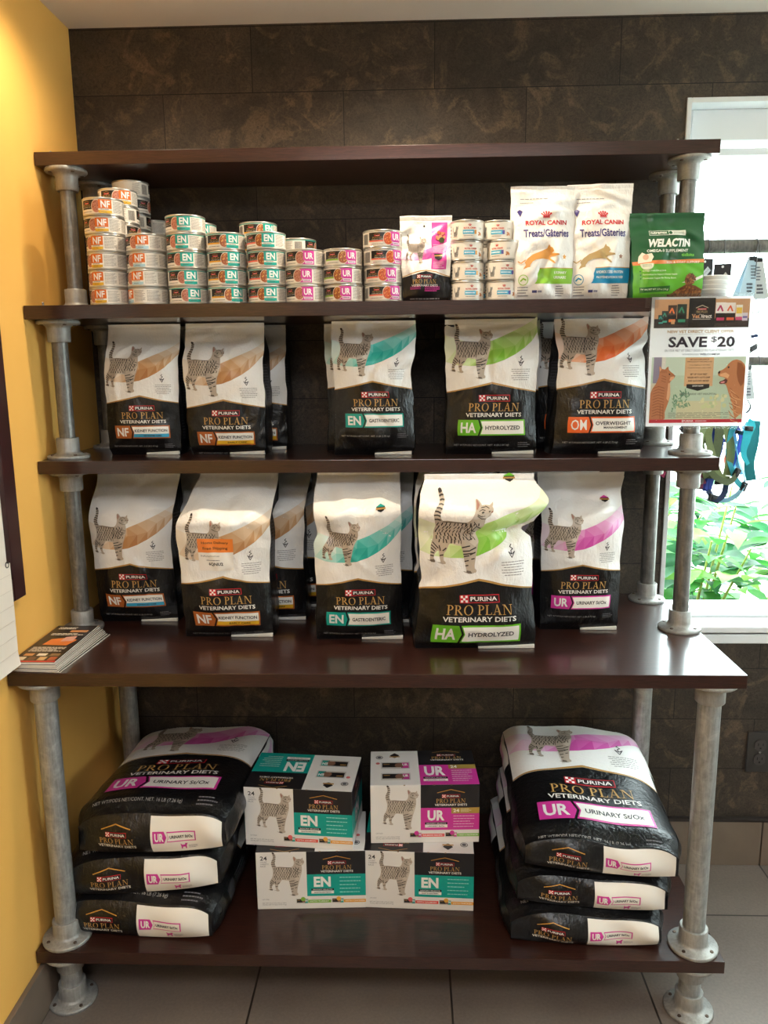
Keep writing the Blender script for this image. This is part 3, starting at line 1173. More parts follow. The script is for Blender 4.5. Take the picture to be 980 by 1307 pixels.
class Bag:
    """gusseted film bag; local frame: x across, -y to the front, z up, origin in the middle of its base"""
    def __init__(s, w, h, d, left=None, right=None, lean=None, bulge=.022, waves=(), wr=.0016, seed=1, taper=.70, gus=.022):
        s.w, s.h, s.d = w, h, d
        s.left = left or [(0, .965), (.08, 1.0), (.5, 1.0), (.85, .99), (1, 1.0)]
        s.right = right or s.left
        s.lean = lean or [(0, 0), (1, 0)]
        s.bulge, s.waves, s.wr, s.taper, s.gus = bulge, waves, wr, taper, gus
        R = random.Random(seed)
        s.waves = list(waves) + [(R.uniform(-.45, .45) * w, h * R.uniform(.12, .97), R.uniform(-1.5, 1.5), R.uniform(.025, .06), R.uniform(.006, .012), R.choice((-1, 1)) * R.uniform(.0018, .0042)) for _ in range(9)]
        s.waves += [(R.uniform(-.4, .4) * w, h * R.uniform(.70, .97), R.uniform(-.7, .7), R.uniform(.03, .06), R.uniform(.006, .012), R.choice((-1, 1)) * R.uniform(.003, .006)) for _ in range(3)]
        s.js = [R.uniform(0, 6.3) for _ in range(4)]
        s.ph = [(R.uniform(25, 75), R.uniform(-50, 50), R.uniform(0, 6.3)) for _ in range(6)]

    def xl(s, t): return -s.w / 2 * interp_c(t, *zip(*s.left)) * (1 + .010 * np.sin(t * 17 + s.js[0]) + .006 * np.sin(t * 41 + s.js[1]))
    def xr(s, t): return s.w / 2 * interp_c(t, *zip(*s.right)) * (1 + .010 * np.sin(t * 16 + s.js[2]) + .006 * np.sin(t * 38 + s.js[3]))

    def half(s, t):
        e = s.d / 2 * (1 - .955 * smooth(s.taper, 1.0, t) ** 1.1)
        return e * (1 - .18 * (1 - smooth(0, .06, t)))

    def yc(s, t): return interp_c(t, *zip(*s.lean))

    def front(s, x, z):
        x, z = np.asarray(x, float), np.asarray(z, float)
        t = np.clip(z / s.h, 0, 1)
        u = np.clip(x / (s.w / 2), -1, 1)
        l, r = s.xl(t), s.xr(t)
        X = l + (r - l) * (u + 1) / 2
        prof = (1 - np.abs(u) ** 2.6)
        vert = smooth(-.05, .22, t) * (1 - .85 * smooth(.72, 1.0, t))
        Y = s.yc(t) - s.half(t) - s.bulge * prof * vert
        env = smooth(0, .08, t) * (1 - .3 * smooth(.9, 1, t))
        n = np.zeros_like(x)
        for a, b_, p in s.ph:
            n += np.sin(a * x + b_ * z + p + 1.3 * np.sin(31 * z + p)) + .35 * np.sin(2.3 * a * x - 2.1 * b_ * z + 2 * p)
        Y = Y - s.wr * n * .55 * env * (.25 + .75 * prof)
        Z = z.copy()
        for (x0, z0, ang, ln, wd, dep) in s.waves:
            dx, dz = x - x0, z - z0
            c, q = math.cos(ang), math.sin(ang)
            a, b_ = dx * c + dz * q, -dx * q + dz * c
            g = np.exp(-(a / ln) ** 2 - (b_ / wd) ** 2)
            Y = Y - dep * g
        return np.stack([X, Y, Z], -1)

    def back(s, x, z):
        t = np.clip(z / s.h, 0, 1)
        u = np.clip(x / (s.w / 2), -1, 1)
        l, r = s.xl(t), s.xr(t)
        X = l + (r - l) * (u + 1) / 2
        prof = (1 - np.abs(u) ** 2.6)
        vert = smooth(-.05, .22, t) * (1 - .85 * smooth(.72, 1.0, t))
        return np.stack([X, s.yc(t) + s.half(t) + .5 * s.bulge * prof * vert, z], -1)

    def side(s, q, z, sgn):
        """q in -1 (front edge) .. 1 (back edge)"""
        e = np.full_like(z, sgn * s.w / 2)
        A_, B_ = s.front(e, z), s.back(e, z)
        f = ((q + 1) / 2)[..., None]
        P = A_ * (1 - f) + B_ * f
        t = np.clip(z / s.h, 0, 1)
        crease = (1 - np.abs(q)) * s.gus * (.15 + .85 * smooth(.25, 1, t))
        soft = .006 * (1 - q * q) * (1 - smooth(.1, .6, t))
        P[..., 0] -= sgn * (crease - soft)
        return P


def make_bag(name, label, cat, loc, rotz, geo, art, upper, lower, chev=None, group=None, flap=True, side=None, seal=True, sidetext=True, partname='pouch'):
    t = thing(name, label, cat, loc, (0, 0, rotz), group)
    w, h = geo.w, geo.h
    mb = MB()
    NU, NV = 41, 46
    us = np.linspace(-w / 2, w / 2, NU)

    def fgrid(z0f, z1f, n):
        tt = np.linspace(0, 1, n)
        Xg = np.tile(us, (n, 1))
        z0, z1 = z0f(us), z1f(us)
        Zg = z0[None, :] + (z1 - z0)[None, :] * tt[:, None]
        return Xg, Zg
    if chev:
        za, dz = chev
        cf = lambda x: za - dz * (np.abs(x) / (w / 2))
        cf = lambda x: za - np.interp(np.abs(x) / (w / 2), [0, .5, 1], [0, dz * .55, dz])
        segs = [(lambda x: 0 * x, cf, lower, 24), (cf, lambda x: 0 * x + h, upper, 40)]
    else:
        segs = [(lambda x: 0 * x, lambda x: 0 * x + h, upper, 60)]
    edge_z = []
    for a, b_, m, n in segs:
        X, Z = fgrid(a, b_, n)
        mb.grid(geo.front(X, Z), m)
        edge_z += list(Z[:, 0])[(1 if edge_z else 0):]
    ez = np.array(edge_z)
    Xb, Zb = np.meshgrid(us, np.linspace(0, h, 24))
    bm_ = side or lower
    mb.grid(geo.back(Xb, Zb), bm_, flip=True)
    # base
    fr, bk = geo.front(us, 0 * us), geo.back(us, 0 * us)
    mb.grid(np.stack([bk, fr]), bm_)
    fr, bk = geo.front(us, 0 * us + h), geo.back(us, 0 * us + h)
    mb.grid(np.stack([fr, bk]), upper)
    if art:
        art.emit(mb, lambda x, z: num_normal(geo.front, x, z), 0.0055)
    mb.build(partname, t)
    for sgn in (-1, 1):
        g = MB()
        Q, Z = np.meshgrid(np.linspace(-1, 1, 11), ez)
        g.grid(geo.side(Q, Z, sgn), bm_, flip=(sgn < 0))
        if sidetext:
            A = Art()
            A.dashes(-.8, h * .12, -.12, h * .72, 26, I('5a5a60'), 1, 5 + sgn, .3)
            A.dashes(.12, h * .12, .8, h * .72, 26, I('5a5a60'), 1, 9 + sgn, .3)
            f = lambda q, z: geo.side(q, z, sgn)

            def fn(q, z, f=f, sgn=sgn):
                P = f(q, z)
                a = f(q + .02, z) - f(q - .02, z)
                b2 = f(q, z + .001) - f(q, z - .001)
                n = np.cross(a, b2) * sgn
                n /= np.linalg.norm(n, axis=1)[:, None] + 1e-12
                return P, n
            A.emit(g, fn, 0.3, 0.0004)
        g.build('side_gusset', t)
    if seal:
        g = MB()
        zz = np.linspace(h, h + .012, 4)
        P = []
        for z in zz:
            r = geo.front(us, 0 * us + h)
            r = r + np.array([0, 0.001, 0])
            r[:, 2] = z
            r[:, 1] += .0012 * np.sin(z * 2600)
            P.append(r)
        P = np.array(P)
        g.grid(P, upper)
        g.grid(P + np.array([0, .0016, 0]), upper, flip=True)
        g.build('top_seal', t)
    if flap:
        g = MB()
        a, b_ = .02 * w, .47 * w
        xs = np.linspace(a, b_, 12)
        fr = geo.front(xs, 0 * xs)
        rows = []
        for (dy, zz_, dz_) in ((.022, .0008, 0), (-.006, .0008, 0), (-.0072, .0040, .0030), (-.006, .0050, .0036), (.012, .0052, .0033)):
            rows.append([(fr[i, 0] + .004 * (i / 11) ** 4, fr[i, 1] + dy - .003 * (i / 11) ** 2, zz_ + dz_ * (i / 11)) for i in range(12)])
        P = np.array(rows)
        g.grid(P, FLAPM, smooth=False)
        for c in (0, 11):
            g.add(P[:, c], [(0, 1, 2, 3, 4)], FLAPM, False)
        g.build('base_flap', t)
    return t


# ------------------------------------------------------------------ bags on the third board and on the wide board
NFA = dict(code='NF', text='KIDNEY FUNCTION', sub='ADVANCED CARE', subcol='3aa6cf')
NFE = dict(code='NF', text='KIDNEY FUNCTION', sub='EARLY CARE', subcol='e8b52c')
ENG = dict(code='EN', text='GASTROENTERIC')
HAH = dict(code='HA', text='HYDROLYZED')
OMO = dict(code='OM', text='OVERWEIGHT', sub2='MANAGEMENT')
URU = dict(code='UR', text='URINARY St/Ox')
BG3, BG4 = 'cat food bags on the third board', 'cat food bags on the wide board'


def kibble(label, x, yfront, z, geo, za, spec, weight, rotz=0.0, group=None, artkw=None):
    art = bag_art(spec['code'], geo.w, za, spec['text'], weight, spec.get('sub'), spec.get('subcol'), spec.get('sub2'), **(artkw or {}))
    return make_bag('cat_food_bag', label, 'bag', (x, yfront + geo.d / 2, z), rotz, geo, art, FILM_W, FILM_B, (za, .095 * geo.w), group)


def behind(src, label, dx, dy, rotz=0.0, group=None):
    c = copy_tree(src)
    c.location = (src.location.x + dx, src.location.y + dy, src.location.z)
    c.rotation_euler = (0, 0, rotz)
    c['label'] = label
    return c


ST = [(0, .97), (.06, 1.0), (.45, 1.01), (.75, 1.0), (1, 1.02)]
# third board (in the shade)
n1 = kibble('brown-banded bag with blue strip, third board, leftmost beside the pipe post', .204, .125, Z_3,
            Bag(.172, .292, .085, ST, [(0, .95), (.06, 1), (.5, 1.0), (.8, 1.03), (1, .96)], [(0, 0), (.6, .004), (1, .012)], .02, seed=2, wr=.0012), .137, NFA, 'NET WT/PODS NET/CONT. NET. 3.15 LB (1.43 kg)', group=BG3, artkw=dict(badge=False))
n2 = kibble('brown-banded bag with yellow strip on the third board, second from left', .400, .120, Z_3,
            Bag(.183, .293, .085, [(0, .9), (.1, .97), (.5, 1.0), (.8, 1.06), (1, 1.08)], [(0, .98), (.06, 1.02), (.5, 1.03), (.8, 1.0), (1, .97)], [(0, 0), (.6, .002), (1, .014)], .02, [(-.02, .262, 0, .05, .012, -.010), (.05, .255, .5, .03, .01, .006)], seed=5, wr=.0013), .126, NFE, 'NET WT/PODS NET/CONT. NET. 3.15 LB (1.43 kg)', -.02, group=BG3, artkw=dict(badge=False))
n3 = kibble('teal-banded bag in front of its twin, middle of the third board', .748, .09, Z_3,
            Bag(.180, .292, .09, [(0, 1.02), (.06, 1.0), (.42, .97), (.8, 1.04), (1, 1.1)], [(0, .97), (.06, 1.02), (.4, 1.0), (.62, .93), (.8, 1.04), (1, 1.08)], [(0, 0), (.5, 0), (.85, -.004), (1, .012)], .022, [(.05, .27, .3, .05, .012, .010), (-.05, .25, -.6, .04, .01, -.006), (.07, .17, 1.2, .04, .012, -.006)], seed=11, wr=.0018), .166, ENG, 'NET WT/PODS NET/CONT. NET. 6 LB (2.72 kg)', .015, group=BG3, artkw=dict(badge=False, catx=-.44, catz=.075, catw=.44))
n4 = kibble('lime-banded bag on the third board, right of the teal-banded pair', 1.015, .09, Z_3,
            Bag(.205, .293, .09, [(0, 1.0), (.06, 1.0), (.45, .98), (.8, 1.03), (1, 1.0)], [(0, .97), (.06, 1.0), (.5, .96), (.8, 1.04), (1, 1.05)], [(0, 0), (.6, -.002), (1, .008)], .024, [(-.07, .14, .8, .03, .01, -.007)], seed=17, wr=.0013), .160, HAH, 'NET WT/PODS NET/CONT. NET. 4 LB (1.81 kg)', .0, group=BG3, artkw=dict(catx=-.43, catz=.055, catw=.44))
n5 = kibble('orange-banded bag leaning back on the third board beside the taped flyer', 1.258, .085, Z_3,
            Bag(.205, .292, .095, [(0, 1.06), (.1, 1.0), (.5, .97), (.8, .92), (1, .9)], [(0, .95), (.1, .98), (.55, .97), (.8, .98), (.9, 1.15), (1, 1.2)], [(0, 0), (.5, .004), (1, .03)], .026, [(.07, .225, .35, .045, .012, -.014), (.08, .24, .2, .04, .012, .01)], seed=21, wr=.0017), .165, OMO, 'NET WT/PODS NET/CONT. NET. 6 LB (2.72 kg)', .04, group=BG3, artkw=dict(catx=-.48, catz=.055, catw=.46))
behind(n1, 'brown-banded bag hidden behind the leftmost bag of the third board', .012, .1, .02)
behind(n2, 'brown-banded bag peeking out right behind the yellow-strip bag, third board', .034, .105, .0)
behind(n3, 'teal-banded bag behind its twin, its tabby tail showing, third board', -.028, .105, .05)
behind(n4, 'lime-banded bag standing behind its twin on the third board', .022, .1, -.02)
behind(n5, 'orange-banded bag behind the leaning one, its dark side showing on the left', -.03, .115, .02)

# wide board (partly in the lamp light)
m1 = kibble('large brown-banded bag with blue strip, wide board, beside the left post', .158, .115, Z_C,
            Bag(.190, .362, .10, [(0, .93), (.1, .96), (.5, 1.03), (.75, 1.12), (1, 1.02)], [(0, 1.04), (.1, 1.05), (.5, .97), (.75, 1.02), (1, 1.12)], [(0, 0), (.5, .006), (1, .03)], .026, [(.05, .29, -.4, .05, .016, .012), (.03, .335, .4, .05, .014, -.01)], seed=31, wr=.0016), .150, NFA, 'NET WT/PODS NET/CONT. NET. 8 LB (3.63 kg)', .03, group=BG4, artkw=dict(badge=False, catx=-.45, catz=.06, catw=.47))
m2 = kibble('large brown-banded bag with an orange sticker over the printed tabby', .410, .005, Z_C,
            Bag(.207, .366, .105, [(0, .98), (.08, .97), (.45, 1.0), (.72, 1.04), (.86, .86), (1, .72)], [(0, 1.0), (.08, .98), (.45, .96), (.75, 1.02), (.9, 1.06), (1, 1.04)], [(0, 0), (.5, .0), (.74, -.004), (.86, .034), (1, .075)], .03, [(-.045, .292, -.15, .045, .014, .014), (.045, .285, .5, .04, .014, .012), (.0, .318, .2, .04, .012, -.010), (.06, .33, -.5, .05, .014, .008)], seed=37, wr=.0018, taper=.78), .149, NFE, 'NET WT/PODS NET/CONT. NET. 8 LB (3.63 kg)', .03, group=BG4, artkw=dict(badge=False, catx=-.41, catz=.12, catw=.42))
m3 = kibble('large teal-banded bag in lamp light, middle of the wide board', .712, -.010, Z_C,
            Bag(.195, .366, .10, [(0, 1.0), (.06, 1.0), (.45, .98), (.62, 1.01), (.68, .93), (.85, 1.0), (1, .98)], [(0, 1.03), (.06, 1.0), (.45, .97), (.8, .98), (1, 1.0)], [(0, 0), (.55, 0), (.8, -.004), (.92, .02), (1, .045)], .028, [(.05, .325, .75, .06, .022, .016), (-.055, .325, -.8, .03, .014, -.012), (-.06, .245, -.5, .03, .012, -.010), (-.05, .29, .3, .04, .02, .012)], seed=41, wr=.0017, taper=.8), .149, ENG, 'NET WT/PODS NET/CONT. NET. 10 LB (4.54 kg)', .04, group=BG4, artkw=dict(catx=-.40, catz=.16, catw=.42))
m4 = kibble('largest lime-banded bag with crumpled top in lamp light, front of wide board', .972, -.068, Z_C,
            Bag(.256, .366, .11, [(0, 1.04), (.06, 1.04), (.4, .97), (.44, .93), (.6, .98), (.75, .99), (.93, .96), (1, .86)], [(0, 1.04), (.06, 1.0), (.42, .93), (.68, .90), (.735, .72), (.78, .95), (.9, 1.15), (1, 1.02)], [(0, 0), (.55, 0), (.72, .004), (.82, -.012), (.92, -.008), (1, .02)], .032,
                [(.085, .262, .5, .05, .016, -.026), (.05, .225, .9, .03, .012, .012), (-.06, .31, .12, .08, .02, .010), (.06, .325, .3, .07, .02, .012), (-.1, .165, .8, .03, .012, -.008), (0, .35, 0, .1, .01, .012)], seed=43, wr=.0017, taper=.86), .163, HAH, 'NET WT/PODS NET/CONT. NET. 8 LB (3.63 kg)', .035, group=BG4, artkw=dict(catx=-.41, catz=.065, catw=.49))
m5 = kibble('large magenta-banded bag at the right end of the wide board', 1.222, .058, Z_C,
            Bag(.182, .352, .095, ST, [(0, .98), (.06, 1.0), (.5, 1.0), (.78, 1.06), (.9, 1.08), (1, 1.2)], [(0, 0), (.6, .004), (1, .02)], .024, [(.04, .32, .3, .05, .012, .008)], seed=47, wr=.0012), .160, URU, 'NET WT/PODS NET/CONT. NET. 6 LB (2.72 kg)', .02, group=BG4, artkw=dict(catx=-.46, catz=.10, catw=.44))
behind(m1, 'large brown-banded bag standing behind the blue-strip one, beside the left post', .06, .12, -.03)
b2 = behind(m2, 'large brown-banded bag in second row, right behind the one with orange sticker', .062, .125, .0)
b3 = behind(m2, 'large brown-banded bag deepest in shade, third row behind the orange-sticker bag', .105, .232, .0)
behind(m3, 'large teal-banded bag behind the lit teal-banded one, its dark side showing', .030, .125, -.05)
behind(m4, 'lime-banded bag half hidden behind the crumpled lime-banded bag', -.010, .135, .05)
behind(m5, 'magenta-banded bag standing behind the right end bag of the wide board', -.03, .11, .03)

# the orange delivery sticker on the second large bag: a part of that bag
g2 = Bag(.207, .366, .105, [(0, .98), (.08, .97), (.45, 1.0), (.72, 1.04), (.86, .86), (1, .72)], [(0, 1.0), (.08, .98), (.45, .96), (.75, 1.02), (.9, 1.06), (1, 1.04)], [(0, 0), (.5, .0), (.74, -.004), (.86, .034), (1, .075)], .03, [(-.045, .292, -.15, .045, .014, .014), (.045, .285, .5, .04, .014, .012), (.0, .318, .2, .04, .012, -.010), (.06, .33, -.5, .05, .014, .008)], seed=37, wr=.0018, taper=.78)
A = Art()
x0, x1, z0 = -.052, .026, .167
A.rect(x0, z0, x1, z0 + .042, I('f3ece2'), 1)
A.rect(x0, z0 + .042, x1, z0 + .073, I('ee8436'), 1)
A.text('Home Delivery', (x0 + x1) / 2, z0 + .060, .0065, I('4a2a16'), 2, w=.058, bold=.02, align='c')
A.text('Free Shipping', (x0 + x1) / 2, z0 + .047, .0075, I('4a2a16'), 2, w=.054, bold=.02, align='c')
A.text('ProPlanVetDirect.com', x0 + .006, z0 + .032, .004, I('555050'), 2, w=.042)
A.dashes(x0 + .018, z0 + .023, x1 - .018, z0 + .0255, 1, I('777272'), 2, 2, .6)
A.text('6QNU2', (x0 + x1) / 2, z0 + .011, .0085, I('2a2626'), 2, w=.032, bold=.03, align='c')
for it in range(len(A.items)):
    pass
b = MB()
A.emit(b, lambda x, z: (lambda q: (q[0] + q[1] * .0016, q[1]))(num_normal(g2.front, x, z)), .0055)
st = b.build('delivery_sticker', m2)
st['label'] = 'orange and white delivery sticker'

# ================================================================== cans
TIN = mat('tin_rim', '#c9c6c0', 0.28, 0.85)
LBL = mat('can_paper', '#ece5da', 0.45)


def can_mesh(r, h, rl, art):
    """returns the three part meshes: tin, paper_label, lid"""
    t = MB()
    t.lathe([(r - .006, 0.0012), (r - .003, 0), (r, .0008), (r, .0026), (rl, .0034), (rl, h - .0036), (r, h - .0028), (r, h - .0008), (r - .0008, h), (r - .0022, h - .0004), (r - .0028, h - .003)], TIN, seg=40)
    p = MB()
    a = np.linspace(0, 2 * PI, 56, endpoint=False)
    R = rl + .0002
    ring = lambda z: np.stack([R * np.sin(a), -R * np.cos(a), np.full(56, z)], 1)
    p.grid(np.array([ring(.0038), ring(h - .004)]), LBL, closed_u=True)

    def fn(x, z):
        th = x / R
        n = np.stack([np.sin(th), -np.cos(th), 0 * th], 1)
        return n * R + np.stack([0 * th, 0 * th, z], 1), n
    art.emit(p, fn, .0035, .00012)
    l = MB()
    rr = r - .003
    l.lathe([(rr, h - .0034), (rr - .004, h - .0030), (rr - .006, h - .0036), (.004, h - .0034)], TIN, seg=32)
    return t, p, l


def proplan_can_art(code, strip, food, chunk=None):
    A = Art()
    col = CODECOL[code] if code != 'NF' else 'd8690a'
    z0, z1 = .0042, .0322
    # black field with the wordmark
    if chunk:
        A.rect(-.050, .0135, -.0005, .0305, I(BK), 1)
        A.rect(-.050, .0118, -.004, .0148, I(chunk), 2)
    else:
        A.rect(-.046, .0125, -.0055, .0312, I(BK), 1)
    cx = -.031
    A.line([(cx - .007, .0268), (cx, .0285), (cx + .007, .0268)], .0006, I(GOLD), 3)
    A.rect(cx - .0062, .0228, cx + .0062, .0252, I(RED), 3)
    A.text('PURINA', cx - .0035, .0234, .0012, I(WH), 4, w=.009)
    A.serif('PRO PLAN', cx - .0105, .0185, .0034, .021, I('c49a5a'), 3)
    A.text('VETERINARY DIETS', cx, .0155, .0018, I('d9d5cc'), 3, w=.025, align='c')
    A.dashes(-.042, .0062, -.016, .0082, 1, I('8d8983'), 2, 3, .7)
    A.disc(-.044, .0072, .0011, I(col), 2, 10)
    # coloured block with the round food picture at its left
    if code == 'UR':
        A.rect(-.004, .0044, .0225, z1, I(col), 2)
        A.rect(.003, .0062, .0205, .0112, I('f2d8e6'), 3)
        A.dashes(.0045, .0070, .0195, .0104, 1, I('7a3a62'), 4, 3, .5)
        A.text('UR', .0035, .0150, .0130, I(WH), 4, w=.0165, bold=.03)
    else:
        A.rect(-.001, .0128, .0195, z1, I(col), 2)
        A.rect(-.001, .0102, .0195, .0132, I('e9e4da'), 3)
        A.dashes(.0005, .0106, .018, .0128, 1, I('6e6962'), 4, 4, .5)
        A.rect(-.001, z0, .0195, .0102, I(strip), 2)
        A.dashes(.002, .0062, .017, .0082, 1, I('5a4a30'), 3, 6, .5)
        A.text(code, .0025, .0165, .0120, I(WH), 4, w=.0145, bold=.03)
    fx = -.0070 if code == 'UR' else -.0075
    A.disc(fx, .0180, .0135, I('efe3d2'), 3, 24, .82)
    A.disc(fx, .0180, .0124, I(food[0]), 4, 24, .82)
    R = random.Random(len(code) + len(food[0]))
    for i in range(46):
        a, q = R.uniform(0, 6.28), math.sqrt(R.random()) * .0112
        A.disc(fx + q * math.cos(a) * .8, .0180 + q * math.sin(a), R.uniform(.0007, .0015), I(R.choice(food[1:])), 5, 6)
    # the coloured block covers the right of the food picture
    if code == 'UR':
        A.rect(-.0010, .0128, .0225, .0318, I(col), 6)
        A.text('UR', .0025, .0150, .0130, I(WH), 7, w=.0175, bold=.03)
    else:
        A.rect(-.0035, .0132, .0235, .0318, I(col), 6)
        A.rect(-.0035, .0102, .0235, .0134, I('e9e4da'), 6)
        A.dashes(.0008, .0106, .018, .0130, 1, I('6e6962'), 7, 4, .5)
        A.rect(-.0035, .0048, .0235, .0102, I(strip), 6)
        A.dashes(.002, .0066, .017, .0084, 1, I('5a4a30'), 7, 6, .5)
        A.text(code, .0015, .0155, .0140, I(WH), 7, w=.0185, bold=.03)
    # guaranteed-analysis print on the rest of the band
    if code == 'EN':
        A.rect(-.13, .0312, .13, .0326, I(col), 1)
    A.dashes(.0265, .0065, .052, .0300, 11, I('958b81'), 1, 11, .5)
    A.dashes(.055, .0065, .086, .0300, 11, I('958b81'), 1, 12, .5)
    A.dashes(.089, .0065, .112, .0300, 10, I('958b81'), 1, 13, .5)
    for i in range(15):
        A.rect(-.070 + i * .0011, .0075, -.070 + i * .0011 + (.0007 if i % 3 else .0004), .0285, I('5a544e'), 1)
    A.dashes(-.092, .0065, -.074, .0300, 8, I('b0a69b'), 1, 14, .35)
    return A


def crown(A, x, z, s, m, layer=2):
    for i in range(5):
        a = (i - 2) * .42
        px, pz = x + s * math.sin(a) * 1.05, z + s * math.cos(a) * .9
        A.disc(px, pz, s * .16, m, layer, 8)
        A.line([(x + s * .55 * math.sin(a), z + s * .38 * math.cos(a)), (px * .9 + x * .1, pz * .9 + z * .1)], s * .20, m, layer)
    A.poly([(x - s * .62, z + .02 * s), (x + s * .62, z + .02 * s), (x + s * .55, z + .22 * s), (x, z + .30 * s), (x - s * .55, z + .22 * s)], m, layer)
    A.poly([(x - s * .6, z - .12 * s), (x + s * .6, z - .12 * s), (x + s * .6, z - .02 * s), (x - s * .6, z - .02 * s)], m, layer)


def royal_can_art(end):
    A = Art()
    r = I('c73a2e')
    crown(A, .003, .0282, .0040, r)
    A.text('ROYAL CANIN', .003, .0222, .0034, r, 2, w=.026, bold=.04, align='c')
    A.rect(-.012, .0118, .013, .0200, I('4fb4d8'), 2)
    A.rect(.0125, .0118, .0175, .0200, I(end), 2)
    A.dashes(-.0105, .0140, .0115, .0180, 1, I('eaf6fa'), 3, 3, .6)
    A.dashes(-.010, .0070, .012, .0095, 1, I('a39c92'), 2, 7, .6)
    # little grey sitting cat with raised tail
    g = I('8d8c8a')
    d = I('4b4a49')
    A.poly([(-.034, .008), (-.026, .008), (-.0245, .013), (-.0245, .020), (-.0225, .024), (-.0225, .029), (-.0242, .0275), (-.0262, .0275), (-.028, .0295), (-.0285, .024), (-.030, .019), (-.0335, .0165), (-.0355, .021), (-.0365, .027), (-.0378, .027), (-.0372, .020), (-.0352, .014), (-.035, .011)], g, 2)
    for i in range(7):
        A.line([(-.0335 + i * .0012, .0105 + (i % 3) * .003), (-.0325 + i * .0011, .0135 + (i % 2) * .004)], .0007, d, 3)
    A.poly([(-.0385, .0075), (-.024, .0075), (-.024, .0068), (-.0385, .0068)], I('c9c2b6'), 1)
    # kibble pieces at the right
    R = random.Random(8)
    for i in range(12):
        A.disc(.028 + R.uniform(-.005, .005), .0125 + R.uniform(-.003, .003), R.uniform(.0012, .002), I(R.choice(['c07a4a', 'a8653a', 'd08c58'])), 2, 7)
    A.dashes(.0235, .021, .032, .0255, 2, I('8c867e'), 1, 4, .35, 'c')
    for j in range(4):
        A.rect(-.052 + (j % 2) * .0012, .008 + j * .0066, -.046 + (j % 3) * .001, .0115 + j * .0066, I('55504b'), 1)
    A.dashes(.044, .008, .075, .034, 9, I('b0a69b'), 1, 12, .35)
    A.dashes(-.088, .008, -.060, .034, 9, I('b0a69b'), 1, 13, .35)
    return A


def proto_can(r, h, rl, art):
    t, p, l = can_mesh(r, h, rl, art)
    root = bpy.data.objects.new('food_can', None)
    COL.objects.link(root)
    t.build('tin', root)
    p.build('paper_label', root)
    l.build('lid', root)
    return root


PAT = ('bd7b66', 'a9654f', 'cf907a', '965440')
STEW = ('a2572c', '8a4520', 'd38a4a', 'e0b060')
CANS = {
    'nf_yellow': proto_can(.0425, .0365, .0417, proplan_can_art('NF', 'e0b02c', PAT)),
    'nf_blue': proto_can(.0425, .0365, .0417, proplan_can_art('NF', 'a9cede', PAT)),
    'en_pate': proto_can(.0425, .0365, .0417, proplan_can_art('EN', '12a99b', PAT)),
    'en_yellow': proto_can(.0425, .0365, .0417, proplan_can_art('EN', '12a99b', STEW, 'eba92e')),
    'en_salmon': proto_can(.0425, .0365, .0417, proplan_can_art('EN', '12a99b', STEW, 'ee6f5a')),
    'ur_pate': proto_can(.0425, .0365, .0417, proplan_can_art('UR', 'd3399c', PAT)),
    'ur_green': proto_can(.0425, .0365, .0417, proplan_can_art('UR', 'd3399c', STEW, '9cc44a')),
    'ur_salmon': proto_can(.0425, .0365, .0417, proplan_can_art('UR', 'd3399c', ('c8552a', 'e07a3a', 'a8431f', 'e69a5a'), 'ee7a66')),
    'rc_orange': proto_can(.0362, .0408, .0354, royal_can_art('e3a24a')),
    'rc_purple': proto_can(.0362, .0408, .0354, royal_can_art('5a55a8')),
}
USED = set()
KIND = {'nf_yellow': 'orange-label can with yellow strip', 'nf_blue': 'orange-label can with pale blue strip', 'en_pate': 'teal-label can', 'en_yellow': 'teal-label can with yellow stripe',
        'en_salmon': 'teal-label can with salmon stripe', 'ur_pate': 'magenta-label can', 'ur_green': 'magenta-label can with green stripe', 'ur_salmon': 'magenta-label can with salmon stripe',
        'rc_orange': 'small white can with orange-ended blue band', 'rc_purple': 'small white can with purple-ended blue band'}
ORD = ['bottom', 'second', 'third', 'fourth', 'fifth', 'sixth', 'seventh', 'eighth']


def stack(x, y, kinds, rots, where, drift=None, hh=.0366):
    R = random.Random(int(x * 1000 + y * 777))
    n = len(kinds)
    for i, (k, ro) in enumerate(zip(kinds, rots)):
        src = CANS[k]
        if k not in USED:
            c = src
            USED.add(k)
        else:
            c = copy_tree(src)
        dx, dy = drift[i] if drift else (R.uniform(-.0012, .0012), R.uniform(-.0015, .001))
        c.location = (x + dx, y + dy, Z_2 + i * hh)
        c.rotation_euler = (0, 0, ro)
        pos = 'top' if i == n - 1 and n > 1 else (ORD[i] if i == 0 else ORD[i] + ' up')
        if n == 1:
            lab = KIND[k] + ' ' + where
        else:
            lab = '%s, %s in %s' % (KIND[k], pos, where)
        tag(c, lab, 'can', 'cans of cat food on the second board')


def deg(*a):
    return [math.radians(q) for q in a]


# rotation turns the label: positive = towards the right
stack(.174, .050, ['nf_yellow'] * 6, deg(-22, -27, -26, -22, -2, 12), 'the front left stack by the post',
      [(0.0, 0), (-.0005, .001), (0, 0), (.0005, 0), (-.001, 0), (-.001, -.002)])
stack(.177, .137, ['nf_yellow'] * 7, deg(40, 60, 80, 120, 100, 140, 28), 'the second-row orange stack', [(0, 0)] * 6 + [(-.002, -.002)])
stack(.176, .223, ['nf_blue'] * 8, deg(120, 110, 100, 95, 105, 130, 100, 150), 'the rearmost tall left stack')
stack(.200, .309, ['nf_yellow'] * 6, deg(0, 10, 5, 0, 10, -60), 'the deepest stack at the back left')
stack(.2600, .050, ['nf_blue'] * 4, deg(-62, -26, -20, -8), 'the front orange stack second from left')
stack(.2640, .140, ['nf_yellow'] * 4, deg(-60, -40, -50, -55), 'the stack behind the second front stack')
stack(.3480, .050, ['en_pate'] * 5, deg(18, 10, 0, -12, -4), 'the leftmost teal front stack')
